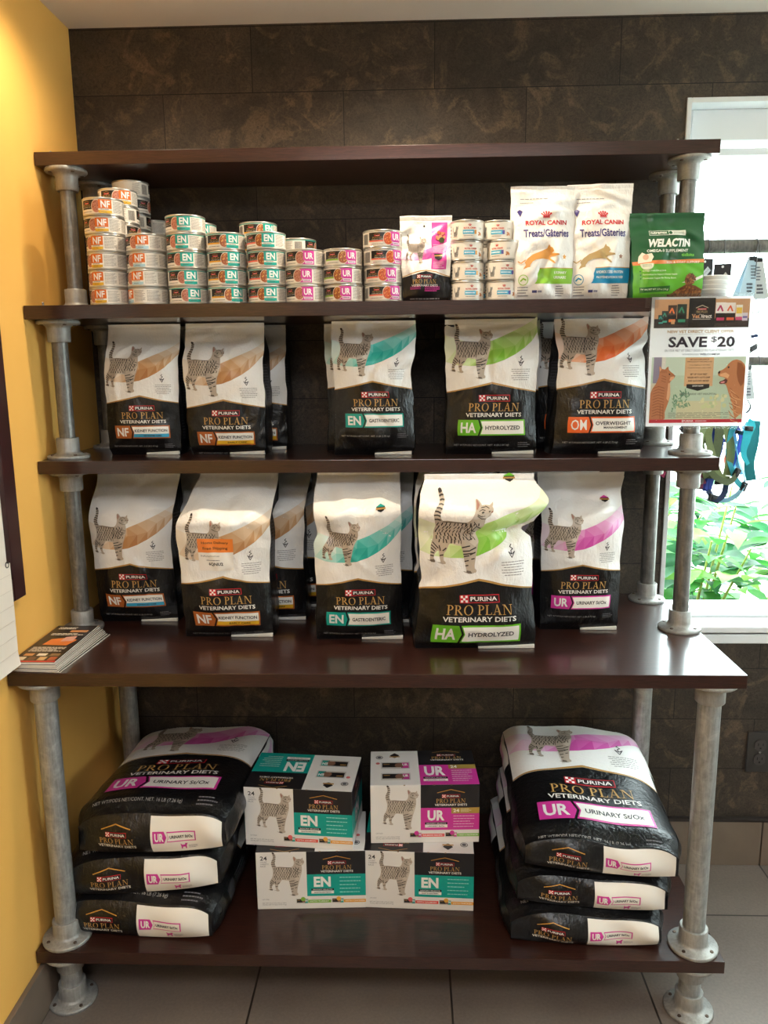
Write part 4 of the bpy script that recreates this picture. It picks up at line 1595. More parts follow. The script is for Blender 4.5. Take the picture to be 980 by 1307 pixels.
stack(.3510, .142, ['en_pate'] * 5, deg(10, 20, 14, 10, 20), 'the stack behind the leftmost teal stack')
stack(.4345, .050, ['en_yellow'] * 4, deg(28, 12, 20, 20), 'the second teal front stack')
stack(.5215, .050, ['en_salmon'] * 4, deg(4, 14, 6, 2), 'the third teal front stack')
stack(.4880, .145, ['en_yellow'] * 5, deg(10, 20, 14, 10, 30), 'the stack behind the third teal stack')
stack(.5760, .142, ['en_pate'] * 4, deg(60, 80, 70, 95), 'the stack behind, between teal and magenta stacks')
stack(.6045, .048, ['ur_pate'] * 3, deg(0, -2, 4), 'the leftmost magenta front stack')
stack(.6872, .048, ['ur_green'] * 3, deg(-4, 2, 16), 'the middle magenta front stack')
stack(.7744, .050, ['ur_salmon', 'ur_salmon', 'ur_salmon', 'ur_salmon'], deg(22, 10, 34, 28), 'the rightmost magenta front stack')
stack(.7700, .145, ['ur_pate'] * 3, deg(-30, 10, 34), 'the stack behind the rightmost magenta stack')
stack(.9535, .050, ['rc_orange'] * 4, deg(8, 8, 6, 0), 'the left small white stack', hh=.0411)
stack(1.0290, .050, ['rc_purple'] * 4, deg(-4, 8, -36, -12), 'the right small white stack', [(.001, 0), (0, 0), (.004, 0), (-.008, .01)], hh=.0411)
stack(.9980, .132, ['rc_orange'] * 4, deg(-20, 10, 30, 20), 'the small white stack behind', hh=.0411)
for k, c in CANS.items():
    if k not in USED:
        for ch in list(c.children):
            bpy.data.objects.remove(ch)
        bpy.data.objects.remove(c)

# ================================================================== pouches on the second board
# magenta treat pouch
w = .112
A = Art()
za = .062
A.rect(.012, .066, .046, .166, I('d9489f'), 1)
swoosh(A, w, za + .006, TONES['UR'], 1, .75)
A.rect(.014, .066, .045, .100, I('d9489f'), 2)
cat_art(A, -.045, .078, .046, 'a79a90', '4a423f', 3, 5)
R = random.Random(2)
for i in range(14):
    A.disc(.030 + R.uniform(-.010, .010), .135 + R.uniform(-.008, .008), R.uniform(.002, .004), I(R.choice(['b5634a', '8f4636', 'd58a6a'])), 4, 8)
A.disc(.034, .127, .006, I('3d4a26'), 5)
A.dashes(.016, .100, .044, .118, 5, I('f3c5e0'), 3, 3, .35)
A.poly([(.018, .098), (.038, .098), (.036, .088), (.028, .084), (.020, .088)], I('1f1c1d'), 4)
A.rect(.019, .092, .037, .095, I(GOLD), 5)
A.dashes(.016, .068, .042, .082, 4, I('f3c5e0'), 3, 4, .35)
A.poly([(-.5 * w, za - .012), (-.2 * w, za - .003), (0, za), (.2 * w, za - .003), (.5 * w, za - .012), (.5 * w, za - .0105), (.2 * w, za - .001), (0, za + .002), (-.2 * w, za - .001), (-.5 * w, za - .0105)], I(GOLD), 4)
logo_block(A, -.004, za - .008, .062)
A.dashes(-.038, .024, -.012, .031, 2, I('d3399c'), 2, 3, .5)
A.dashes(-.004, .020, .034, .031, 3, I('d3399c'), 2, 4, .5)
A.dashes(-.04, .004, .038, .008, 1, I('9b989a'), 2, 8, .6)
A.disc(-.004, .158, .0022, I('2a2727'), 2)
geo = Bag(w, .168, .046, [(0, .84), (.1, .88), (.5, .93), (.8, .98), (1, 1)], None, [(0, 0), (.6, .002), (1, .008)], .010, [(-.012, .05, 1.3, .05, .008, .005)], seed=3, wr=.0011, taper=.25, gus=.006)
make_bag('treat_pouch', 'magenta and black cat treat pouch between magenta and small white cans', 'pouch', (.866, .050, Z_2), .0, geo, A, FILM_W, FILM_B, (za, .012), flap=False, sidetext=False)


def royal_pouch(label, x, y, band, strip, words_, rot, seed, h):
    w = .136
    A = Art()
    r = I('cc1f2f')
    crown(A, .004, .168, .012, r)
    A.text('ROYAL CANIN', .004, .152, .0098, r, 2, w=.088, bold=.03, align='c')
    nv = I('3a2f78')
    A.text('Treats/Gâteries', .004, .127, .0165, nv, 2, w=.100, bold=.022, align='c')
    # leaping cat
    t = I('d79a4e' if band == '8cc63f' else 'b39a68')
    L = [(-.050, .062), (-.044, .070), (-.046, .076), (-.038, .084), (-.026, .092), (-.008, .098), (.006, .104), (.010, .112), (.013, .107), (.018, .105), (.021, .099), (.017, .094), (.030, .092), (.031, .089), (.016, .087), (.012, .084), (.020, .078), (.024, .073), (.020, .073), (.010, .081), (-.004, .083), (-.020, .081), (-.028, .077), (-.034, .070), (-.036, .062), (-.041, .058), (-.042, .064)]
    A.poly(L, t, 3)
    A.line([(-.044, .080), (-.054, .074), (-.060, .078)], .002, t, 3)
    A.disc(.044, .086, .008, I('e8e4dc'), 2); A.disc(.044, .086, .0072, I('f6f3ee'), 3)
    A.poly([(.044 + (.0055 if i % 2 == 0 else .003) * math.sin(i * PI / 5), .086 + (.0055 if i % 2 == 0 else .003) * math.cos(i * PI / 5)) for i in range(10)], I(strip), 4)
    A.poly([(-.040, .032), (w / 2, .032), (w / 2, .063), (-.012, .063), (-.018, .048)], I(band), 1)
    A.rect(-.012, .063, w / 2, .0645, I('c9a25a'), 2)
    for i, s in enumerate(words_):
        A.text(s, .052, .052 - i * .010, .0055, I('f4f7ee'), 2, w=.030 if len(s) < 9 else .062, align='r', bold=.02)
    A.disc(-.036, .047, .020, I('eceae6'), 2, 24); A.disc(-.036, .047, .0185, I('f5f2ee'), 3, 24)
    A.disc(-.050, .040, .011, I(band), 4); A.disc(-.050, .040, .0095, I('f0f2e8'), 5); A.line([(-.056, .038), (-.050, .043), (-.044, .040)], .003, I(band), 6)
    A.dashes(-.062, .006, -.036, .028, 4, I('8b8a90'), 2, 4, .4)
    A.rect(-.028, .014, -.017, .019, I('3a3f78'), 2); A.dashes(-.015, .014, -.002, .019, 1, I('7a7a90'), 2, 2, .8)
    A.dashes(.030, .006, .050, .030, 5, I('7c7b80'), 2, 6, .35, 'r')
    A.poly([(-.056, .182), (-.050, .186), (-.044, .182), (-.047, .176), (-.050, .170), (-.053, .176)], nv, 2)
    A.dashes(-.05, .206, .02, .209, 1, I('8b8a90'), 2, 12, .5)
    A.dashes(-.05, .198, -.02, .201, 1, I('8b8a90'), 2, 13, .5)
    geo = Bag(w, h, .055, [(0, .86), (.1, .88), (.5, .92), (.8, .98), (1, 1)], None, [(0, 0), (.6, .002), (1, .004)], .014, [(.02, .07, 1.2, .06, .010, .005), (-.03, .11, .5, .05, .012, .005), (.03, .02, -.7, .04, .010, -.006)], seed=seed, wr=.0017, taper=.2, gus=.006)
    return make_bag('treat_pouch', label, 'pouch', (x, y, Z_2), rot, geo, A, FILM_W, FILM_W, None, flap=False, sidetext=False)


royal_pouch('white treat pouch with lime green band, red crown and leaping tan cat', 1.113, .048, '8cc63f', 'e0a04a', ['URINARY', 'URINAIRE'], .03, 6, .222)
royal_pouch('white treat pouch with blue band, red crown and leaping beige cat', 1.234, .055, '1c8fc0', '8a5f4a', ['HYDROLYZED PROTEIN', 'PROTÉINE HYDROLYSÉE'], -.05, 9, .226)


def green_pouch():
    w = .156
    A = Art()
    DG, LG = '1d5a34', '62b22f'
    A.poly([(-.5 * w, 0), (.5 * w, 0), (.5 * w, .070), (-.5 * w, .066)], I(LG), 1)
    A.poly([(-.5 * w, .066), (.5 * w, .071), (.5 * w, .078), (-.5 * w, .0735)], I('e8894a'), 2)
    A.text('SKIN & COAT SUPPORT', .030, .0690, .0048, I('f6e9dc'), 3, w=.074, bold=.02, align='c')
    A.rect(-.040, .127, .036, .137, I('e9efe8'), 2); A.rect(-.039, .128, .0, .136, I(DG), 3)
    A.text('nutramax', -.037, .1295, .0055, I('eef3ec'), 4, w=.034, bold=.03)
    A.disc(.004, .132, .0035, I(DG), 3); A.dashes(.010, .1295, .034, .1345, 2, I('7c8f80'), 3, 4, .4)
    A.text('WELACTIN', -.002, .1025, .0175, I('f2f5f0'), 2, w=.090, bold=.045, align='c', shear=.22)
    A.text('OMEGA-3 SUPPLEMENT', -.004, .0920, .0060, I('eef3ec'), 2, w=.088, bold=.025, align='c')
    A.text('tidbits', .026, .0830, .0065, I('7ccb4a'), 2, w=.028, bold=.02)
    for i, s in enumerate(['Omega-3 with EPA & DHA', 'Formulated to Support Dental Health', 'Convenient Topper for Finicky Eaters']):
        z = .052 - i * .0075
        A.rect(-.064, z + .0005, -.0615, z + .003, I('1d5a34'), 2)
        A.text(s, -.058, z, .0042, I('eaf5dc'), 2, w=[.050, .074, .072][i], bold=.01)
    A.poly([(-.064, .010), (.002, .013), (.002, .024), (-.064, .021)], I('2c6b2c'), 2)
    A.text('For cats | NET WT. 5.29 oz (150 g)', -.061, .0145, .0045, I('eaf5dc'), 3, w=.060, bold=.01)
    A.poly([(-.066, .070), (-.040, .072), (-.034, .082), (-.038, .090), (-.050, .088), (-.058, .092), (-.064, .084)], I('f2ead9'), 3)
    A.disc(-.050, .082, .006, I('e0b49a'), 4)
    A.disc(-.049, .069, .013, I('d9e0cc'), 3, 20, 1, PI, 2 * PI); A.dashes(-.058, .062, -.040, .068, 2, I('7f8a74'), 4, 3, .4, 'c')
    R = random.Random(4)
    A.poly([(.028, .030), (.060, .040), (.076, .046), (.076, .040), (.050, .030)], I('e9e6dc'), 3)
    pile = []
    for i in range(150):
        x = R.uniform(.000, .076)
        top = .026 - abs(x - .045) * .45
        z = R.uniform(.001, max(.004, top))
        pile.append((x, z))
    for i in range(36):
        a, q = R.uniform(0, 6.28), math.sqrt(R.random())
        pile.append((.046 + q * .012 * math.cos(a), .036 + q * .011 * math.sin(a)))
    A.poly([(.0, .001), (.077, .001), (.077, .016), (.060, .024), (.040, .027), (.018, .016)], I('6b3f22'), 3)
    A.disc(.046, .036, .012, I('6b3f22'), 3)
    for x, z in pile:
        a = R.uniform(0, 3.1)
        A.line([(x - .002 * math.cos(a), z - .002 * math.sin(a)), (x + .002 * math.cos(a), z + .002 * math.sin(a))], .0028, I(R.choice(['8a5630', '6e4022', '9c6838', '553018'])), 4)
    geo = Bag(w, .163, .040, [(0, .90), (.1, .92), (.6, .96), (1, 1)], None, [(0, 0), (.6, .002), (1, .010)], .010, [(.0, .13, 0, .08, .01, .003)], seed=8, wr=.0011, taper=.2, gus=.005)
    return geo, A


geo, A = green_pouch()
A.clip(-.078, .078, 0, .163)
GFILM = mat('dark_green_film', '#1d5a34', 0.36, coat=.15)
wl = make_bag('supplement_pouch', 'green supplement pouch with orange strip, front one beside the white cups', 'pouch', (1.371, .030, Z_2), .0, geo, A, GFILM, GFILM, None, flap=False, sidetext=False, group='green supplement pouches')
c = behind(wl, 'green supplement pouch mostly hidden behind the front green pouch', -.012, .046, -.03)
c.location.z = Z_2

# stacked white cups
CUP = mat('white_plastic_cup', '#eef0ef', 0.4)
for i in range(4):
    b = MB()
    b.lathe([(.034, .0), (.0365, .0015), (.0400, .0145), (.0414, .015), (.0416, .0175), (.0404, .018), (.0385, .0165), (.0350, .0025), (.004, .002)], CUP, seg=40)
    o = b.build('plastic_cup', None, (1.474 + (i % 2) * .0012, .053, Z_2 + i * .0092))
    tag(o, ['bottom white plastic cup of the nested pile behind the flyer', 'second white plastic cup up in the nested pile beside the green pouch', 'third white plastic cup up in the nested pile beside the green pouch', 'topmost white plastic cup of the nested pile beside the green pouch'][i], 'cup', 'nested white plastic cups')

# ================================================================== flyer taped to the second board
FW, FH = .208, .268
k = NT('clear_sleeve')
k.b.inputs['Base Color'].default_value = (1, 1, 1, 1)
k.b.inputs['Roughness'].default_value = 0.12
tr = k.n('ShaderNodeBsdfTransparent'); gl = k.n('ShaderNodeBsdfGlossy'); gl.inputs['Roughness'].default_value = .15
df = k.n('ShaderNodeBsdfTranslucent')
m1_ = k.n('ShaderNodeMixShader'); m2_ = k.n('ShaderNodeMixShader')
m1_.inputs[0].default_value = .04; m2_.inputs[0].default_value = .02
k.l(tr.outputs[0], m1_.inputs[1]); k.l(gl.outputs[0], m1_.inputs[2])
k.l(m1_.outputs[0], m2_.inputs[1]); k.l(df.outputs[0], m2_.inputs[2])
k.l(m2_.outputs[0], k.t.nodes['Material Output'].inputs['Surface'])
SLEEVE = k.m
t = thing('offer_flyer', 'white SAVE $20 flyer in clear sleeve taped to the shelf edge', 'flyer', (1.4385, -.008, 1.289), (0, 0, 0))
b = MB()
k = NT('flyer_paper')
k.b.inputs['Base Color'].default_value = rgb('#fafafa')
tr = k.n('ShaderNodeBsdfTranslucent'); tr.inputs[0].default_value = rgb('#fafafa')
ms = k.n('ShaderNodeMixShader'); ms.inputs[0].default_value = .45
k.l(k.b.outputs[0], ms.inputs[1]); k.l(tr.outputs[0], ms.inputs[2])
k.l(ms.outputs[0], k.t.nodes['Material Output'].inputs['Surface'])
b.add([(-FW / 2, 0, 0), (FW / 2, 0, 0), (FW / 2, 0, FH), (-FW / 2, 0, FH)], [(0, 1, 2, 3)], k.m, False)
A = Art()
X = lambda u: (u - .5) * FW
Zt = lambda v: (1 - v) * FH


def R4(u0, t0, u1, t1, c, l=1):
    A.rect(X(u0), Zt(t1), X(u1), Zt(t0), I(c), l)


def T4(s, u, tt, th, c, w=None, bold=0.0, al='c', l=3):
    A.text(s, X(u), Zt(tt + th), th * FH, I(c), l, w=(w * FW if w else None), bold=bold, align=al)


R4(.03, .018, .97, .235, 'c89a72'); R4(.03, .165, .97, .235, '3a2f2c', 2)
R4(.37, .010, .63, .232, '191718', 3)
A.line([(X(.44), Zt(.085)), (X(.5), Zt(.065)), (X(.56), Zt(.085))], .0012, I('d7c9a8'), 4)
A.rect(X(.455), Zt(.100), X(.545), Zt(.088), I(RED), 4); A.text('PURINA', X(.5), Zt(.0985), .0022, I(WH), 5, w=.016, align='c')
A.serif('PRO PLAN', X(.445), Zt(.122), .0042, .11 * FW, I('d6bd86'), 4)
T4('VetDirect', .50, .132, .030, 'f1ece4', .20, .02, 'c', 4)
A.rect(X(.40), Zt(.160), X(.495), Zt(.134), I('191718'), 5); T4('Vet', .405, .132, .030, 'e6a06a', .075, .02, 'l', 6)
A.rect(X(.41), Zt(.1725), X(.59), Zt(.168), I('bdb6ac'), 4)


def mini(u, w, tt, h, base, top, band):
    R4(u, tt, u + w, tt + h, base, 3)
    R4(u, tt, u + w, tt + h * .52, top, 4)
    A.line([(X(u + w * .2), Zt(tt + h * .4)), (X(u + w * .45), Zt(tt + h * .16)), (X(u + w * .7), Zt(tt + h * .42))], w * .16 * FW, I(band), 5)
    R4(u + w * .12, tt + h * .74, u + w * .88, tt + h * .88, band, 5)


mini(.07, .055, .135, .075, '1d2a2c', '2a4c48', '3aa39a'); mini(.105, .06, .105, .10, '20201f', '2d3734', '2f9c85')
mini(.165, .085, .062, .145, '1e1b1b', '50403a', 'ee7a3a'); mini(.255, .095, .055, .155, '1a1d1b', '20302a', '2f8f6a')
mini(.635, .10, .045, .155, '201d1e', 'efeae6', 'c2386a'); mini(.735, .095, .048, .15, '241f1e', 'ece6e2', 'e0653a')
R4(.835, .065, .90, .17, 'e9e4da', 4); R4(.84, .085, .895, .13, 'e8c24a', 5); R4(.835, .155, .90, .18, 'd95a8a', 5)
R4(.90, .125, .955, .185, 'd8d2e0', 4); R4(.905, .15, .95, .165, '7a6aa8', 5)
R4(.20, .175, .235, .205, 'd8a06a', 5)
T4('NEW VET DIRECT CLIENT OFFER', .5, .252, .022, 'b98d52', .66, .025)
T4('JANUARY 1ST THROUGH JUNE 30TH, 2025', .5, .279, .008, '9a948c', .44)
T4('SAVE', .185, .302, .082, '241a2c', .385, .03, 'l'); T4('$', .610, .302, .048, '241a2c', .055, 0.0, 'l'); T4('20', .672, .302, .082, '241a2c', .175, .03, 'l')
T4('ON YOUR FIRST VET DIRECT ORDER OF PRO PLAN VETERINARY DIETS*', .5, .398, .019, '77727a', .70)
T4('WITH PROMO CODE', .33, .432, .013, '55505a', .165, 0, 'l'); T4('WELCOME20', .505, .430, .016, '2c2632', .20, .03, 'l')
# photograph on the sheet
R4(.03, .458, .97, .945, 'b9cdb6', 1); R4(.03, .458, .97, .60, 'c6d8c6', 2)
R4(.05, .458, .13, .66, '8f88a0', 3); R4(.13, .458, .17, .66, 'd9d6cd', 3); R4(.0301, .66, .17, .80, 'd2cdb8', 3)
R4(.30, .80, .75, .945, 'cdc9a4', 3)
R = random.Random(3)
for i in range(46):
    a = R.uniform(0, 6.28)
    u, tt = R.uniform(.25, .42), R.uniform(.72, .86)
    A.line([(X(u), Zt(tt)), (X(u + .03 * math.cos(a)), Zt(tt - .03 * math.sin(a)))], .0022, I(R.choice(['6f9a7a', '86ac88', '5c8a72'])), 4)
for i in range(30):
    A.disc(X(R.uniform(.55, .82)), Zt(R.uniform(.76, .85)), R.uniform(.002, .005), I(R.choice(['c9cf9c', 'b7c79a', 'd9d6a8'])), 3, 8)
R4(.365, .462, .65, .685, 'd6ab80', 4)
for i, (s, w, h, c) in enumerate([('GET EXCLUSIVE SAVINGS', .19, .011, '3a2a20'), ('THROUGHOUT THE YEAR, PLUS:', .25, .011, '3a2a20'), ('• Free shipping on all orders', .21, .010, '4f3c2e'), ('• Customer service 7 days a week', .24, .010, '4f3c2e')]):
    T4(s, .507, [.472, .490, .516, .538][i], h, c, w, .015, 'c', 5)
A.rect(X(.40), Zt(.5645), X(.615), Zt(.563), I('a97f58'), 5)
for i, (s, w) in enumerate([('SET UP YOUR FIRST', .17), ('ORDER WITH AUTO-SHIP', .23), ('AND SAVE EVEN MORE!', .21)]):
    T4(s, .507, [.585, .610, .636][i], .014, '33251c', w, .02, 'c', 5)
A.poly([(X(.39), Zt(.668)), (X(.62), Zt(.668)), (X(.62), Zt(.698)), (X(.505), Zt(.722)), (X(.39), Zt(.698))], I('191718'), 6)
T4('SHOP NOW', .505, .677, .011, 'f0ece6', .11, .02, 'c', 7)
T4('NORTHSIDE VET HOSPITAL', .515, .738, .016, '6f7a70', .37, .02, 'c', 5)
A.dashes(X(.22), Zt(.935), X(.88), Zt(.888), 4, I('7d8478'), 5, 3, .35)
R4(.03, .945, .97, .972, 'c41f36', 6)
R4(.365, .949, .375, .967, 'f3dfe0', 7); T4('PURINA', .38, .951, .014, 'f7eeee', .10, .02, 'l', 7); A.dashes(X(.50), Zt(.965), X(.62), Zt(.952), 1, I('eecdd2'), 7, 3, .5)
# sitting ginger cat, facing right
cg, cd, cl = 'b5744c', '8a5030', 'd9a680'
P = lambda L: [(X(u), Zt(v)) for u, v in L]
A.poly(P([(.03, .945), (.03, .74), (.05, .70), (.08, .665), (.105, .62), (.112, .575), (.105, .535), (.112, .525), (.135, .548), (.165, .553), (.185, .535), (.198, .530), (.203, .555), (.225, .572), (.258, .590), (.270, .605), (.262, .622), (.235, .640), (.222, .655), (.228, .70), (.232, .75), (.220, .80), (.200, .85), (.185, .89), (.190, .935), (.175, .945)]), I(cg), 7)
A.poly(P([(.108, .535), (.113, .530), (.132, .552), (.115, .570)]), I(cl), 8)
A.poly(P([(.225, .612), (.262, .606), (.262, .622), (.236, .640), (.215, .640)]), I(cl), 8)
A.poly(P([(.205, .660), (.224, .66), (.230, .75), (.215, .80), (.195, .78)]), I(cl), 8)
A.disc(X(.213), Zt(.590), .0016, I('2a1c14'), 9, 8); A.disc(X(.266), Zt(.603), .0014, I('a05a48'), 9, 8)
for i in range(11):
    v = .68 + i * .022
    A.line(P([(.055 + .006 * (i % 2), v + .02), (.11, v + .005), (.17, v + .018)]), .0014, I(cd), 8)
for i in range(5):
    A.line(P([(.125 + i * .013, .562), (.128 + i * .013, .58)]), .001, I(cd), 8)
for v in (.60, .62, .64):
    A.line(P([(.135, v), (.18, v + .012)]), .0012, I(cd), 8)
for uu in (.135, .165):
    A.line(P([(uu, .83), (uu + .005, .94)]), .0012, I(cd), 8)
# golden dog, facing left, mouth open
dg, dd, dl = 'c07e52', '93552f', 'dba87c'
A.poly(P([(.97, .945), (.955, .90), (.90, .945), (.88, .90), (.865, .84), (.84, .78), (.815, .735), (.800, .700), (.785, .675), (.760, .668), (.735, .672), (.715, .664), (.722, .650), (.755, .640), (.775, .628), (.760, .618), (.720, .612), (.700, .600), (.697, .580), (.710, .568), (.740, .560), (.775, .540), (.800, .510), (.835, .488), (.875, .480), (.92, .490), (.955, .515), (.97, .54)]), I(dg), 7)
A.poly(P([(.715, .662), (.722, .650), (.755, .640), (.778, .628), (.800, .640), (.790, .664), (.760, .668), (.735, .671)]), I('5a2a28'), 8)
A.poly(P([(.725, .663), (.738, .651), (.765, .647), (.775, .655), (.755, .664)]), I('d98a90'), 9)
A.poly(P([(.697, .580), (.708, .568), (.722, .570), (.718, .585), (.704, .592)]), I('2c1d1b'), 9)
A.disc(X(.800), Zt(.540), .0020, I('2a1a14'), 9, 10)
A.poly(P([(.885, .500), (.93, .51), (.968, .56), (.965, .66), (.935, .69), (.905, .65), (.885, .59)]), I(dd), 8)
A.poly(P([(.720, .592), (.775, .580), (.815, .600), (.800, .625), (.765, .615), (.72, .608)]), I(dl), 8)
for i in range(16):
    v = .70 + i * .015
    A.line(P([(.83 + .006 * (i % 4), v), (.86 + .02 * (i % 3), v + .03), (.885 + .02 * (i % 4), v + .05)]), .0013, I(dl if i % 2 else dd), 8)
A.emit(b, plane_fn((0, -.0004, 0), (1, 0, 0), (0, 0, 1)), 1.0, .00010, False)
b.build('printed_sheet', t)
b = MB()
b.box(-.108, .106, -.0016, -.0012, -.006, .275, SLEEVE); b.box(-.108, .106, .0012, .0015, -.006, .275, SLEEVE)
b.build('clear_sleeve', t)
b = MB()
TAPE = SLEEVE
b.box(-.118, -.090, -.0022, -.0018, .246, .268, TAPE); b.build('tape_strip', t)

# ================================================================== brochures on the wide board
BR = mat('brochure_edge', '#e5dccf', .6)
BRL = ['bottom', 'second', 'third', 'fourth', 'fifth', 'sixth', 'seventh', 'eighth', 'ninth', 'top']
R = random.Random(12)
for i in range(9):
    h = .0023
    top = i == 8
    b = MB()
    b.box(0, .094, 0, .232, 0, h - .0002, BR)
    A = Art()
    A.rect(0, 0, .094, .232, I('2b2423'), 1)
    if top:
        A.rect(0, .002, .094, .010, I('c03030'), 2)
        for q in range(4):
            A.rect(.006 + q * .022, .013, .022 + q * .022, .032, I(['d8c9b0', '6b4a38', 'c9a070', 'b25a3a'][q]), 2)
        for q in range(3):
            A.rect(.010 + q * .028, .038, .030 + q * .028, .052, I(['c98c5a', 'e6d9c2', '8a6a4a'][q]), 2)
        A.dashes(.008, .062, .086, .092, 4, I('e2d5c2'), 2, 3, .5)
        A.poly([(.02, .105), (.075, .100), (.085, .135), (.06, .150), (.025, .140)], I('d9773a'), 2)
        A.poly([(.05, .125), (.078, .128), (.075, .160), (.052, .155)], I('d8a090'), 3)
        A.dashes(.010, .165, .084, .180, 2, I('efe4d2'), 2, 5, .5)
        A.poly([(.045, .186), (.085, .186), (.085, .200), (.045, .200)], I('c98c5a'), 2)
        A.dashes(.010, .205, .060, .222, 2, I('efe4d2'), 2, 9, .5)
    A.emit(b, plane_fn((0, 0, h - .0002), (1, 0, 0), (0, 1, 0)), 1.0, .00006, False)
    dx = .001 + (8 - i) * .0011 + R.uniform(0, .0015)
    o = b.build('brochure', None, (.004 + dx, -.208 + R.uniform(-.003, .003) + (8 - i) * .0004, Z_C + i * h))
    o.rotation_euler = (0, 0, -.012 * (8 - i) * .7)
    if i == 0:
        o.location.x += .003
    lab = 'printed orange and dark brochure on top of the pile by the yellow wall' if top else '%s brochure from below in the pile by the yellow wall' % BRL[i]
    tag(o, lab, 'brochure', 'pile of brochures on the wide board')

# ================================================================== cartons on the bottom board
CART = mat('carton_white', '#e9e6e2', .5)
CARTI = mat('carton_edge', '#8f7458', .8)
CW, CD, CH = .256, .165, .149


def small_can(A, x, z, w, code, dark=True, l=2):
    h = w * .46
    A.rect(x, z, x + w, z + h, I('c9c6c2'), l)
    A.rect(x + w * .04, z + h * .1, x + w * .96, z + h * .88, I('221f20'), l + 1)
    A.rect(x + w * .72, z + h * .1, x + w * .96, z + h * .88, I(CODECOL[code]), l + 2)
    A.text(code, x + w * .745, z + h * .42, h * .34, I(WH), l + 3, w=w * .19, bold=.04)
    A.disc(x + w * .64, z + h * .5, h * .36, I('8a6552'), l + 2, 16)
    A.rect(x + w * .08, z + h * .62, x + w * .3, z + h * .72, I('b98d4c'), l + 2)
    A.rect(x + w * .04, z + h * .1, x + w * .7, z + h * .2, I('d8d0c4'), l + 3)


def carton_front(code, strips, gold24):
    A = Art()
    w, h = CW, CH
    c = I(CODECOL[code])
    cat_art(A, .030, .035, .083, 'c0b3a4', '3c332e', 3, 6)
    if not gold24:
        A.text('24', .010, .128, .0105, I('2c292b'), 2, w=.016, bold=.015)
        for i, s in enumerate(['COUNT', 'VARIETY', 'PACK']):
            A.text(s, .010, .1215 - i * .0055, .0038, I('77737a'), 2, w=[.016, .020, .013][i])
    A.rect(.118, .090, w, h, I('201f22'), 1)
    A.rect(.118, .033, w, .090, c, 1)
    logo_block(A, .189, .124, .076, 2, True, .032)
    A.text(code, .134, .057, .0270, I('f4f2ee'), 3, w=.040, bold=.04)
    A.rect(.128, .0475, .181, .0530, I('1e1c1f'), 2); A.text('SAVORY SELECTS', .1545, .0487, .0028, I('eeeae4'), 3, w=.046, bold=.02, align='c')
    A.rect(.128, .0395, .181, .0470, I('eeeae4'), 2); A.text('URINARY St/Ox' if code == 'UR' else 'GASTROENTERIC', .1545, .0415, .0030, I('2c292b'), 3, w=.040, bold=.02, align='c')
    if gold24:
        A.rect(.190, .075, w, .090, I('b09246'), 2); A.text('24', .1945, .0785, .0085, I('f0ead8'), 3, w=.014, bold=.03)
        A.dashes(.212, .078, .240, .088, 3, I('e6dcb8'), 3, 2, .4)
        A.dashes(.195, .038, .248, .072, 5, I('f1cfe4'), 2, 3, .22)
    else:
        A.dashes(.195, .038, .248, .086, 5, I('a9e3dc'), 2, 3, .20)
    x = .092
    for s, col, cc in strips:
        small_can(A, x, .014, .028, code, l=2)
        A.disc(x + .016, .026, .0055, I(cc), 6, 14)
        A.rect(x + .028, .0155, x + .082, .0235, I(col), 2)
        A.text(s, x + .031, .0178, .0034, I('f6f2ea'), 3, w=.046, bold=.02)
        x += .084
    A.clip(0, w, 0, h)
    A.text('CAT FOOD', .012, .0245, .0028, I('77737a'), 2, w=.016)
    A.text('NET WT 24-5.5 OZ (156 g) CANS', .012, .0145, .0030, I('4a474c'), 2, w=.056)
    A.text('TOTAL NET WT 8.25 LB (3.74 kg)', .012, .0100, .0030, I('4a474c'), 2, w=.056)
    return A


def carton_top(code, flip):
    """UR: wordmark upright; EN: the printing is upside down to us"""
    A = Art()
    c = I(CODECOL[code])
    w, h = CW, CD
    A.rect(.118, h * .56, w, h, I('201f22'), 1)
    A.rect(.118, 0, w, h * .56, c, 1)
    logo_block(A, .189, h * .88, .082, 2)
    A.line([(.155, h * .93), (.189, h * .99), (.223, h * .93)], .0016, I(GOLD), 2)
    A.text(code, .130, h * .25, h * .27, I('f4f2ee'), 3, w=.050, bold=.04)
    A.rect(.126, h * .17, .184, h * .22, I('1e1c1f'), 2); A.text('SAVORY SELECTS', .155, h * .18, .0045, I('eeeae4'), 3, w=.05, align='c')
    A.rect(.126, h * .10, .184, h * .16, I('eeeae4'), 2); A.text('URINARY St/Ox' if code == 'UR' else 'GASTROENTERIC', .155, h * .113, .005, I('2c292b'), 3, w=.044, align='c')
    if code == 'UR':
        A.rect(.190, h * .44, w, h * .56, I('b09246'), 2); A.text('24', .1945, h * .46, h * .08, I('f0ead8'), 3, w=.016, bold=.03)
    A.dashes(.195, h * .08, .248, h * .42, 6, I('e6e2e0'), 2, 3, .2)
    small_can(A, .026, h * .46, .070, code); small_can(A, .026, h * .14, .070, code)
    A.poly([(.048, h * .86), (.060, h * .93), (.072, h * .86), (.066, h * .80), (.060, h * .78), (.054, h * .80)], I('231f21'), 3); A.rect(.047, h * .80, .073, h * .83, I(GOLD), 4)
    A.disc(.022, h * .80, .009, I('3c3a3d'), 3); A.disc(.022, h * .80, .0075, I('c9c5c0'), 4); A.disc(.022, h * .80, .005, I('55525a'), 5)
    A.disc(.018, h * .62, .005, I('d46a6a'), 3)
    if flip:
        A2 = Art()
        for V, T, l, m in A.items:
            A2.items.append((np.array([w, h]) - V, T, l, m))
        A = A2
    return A


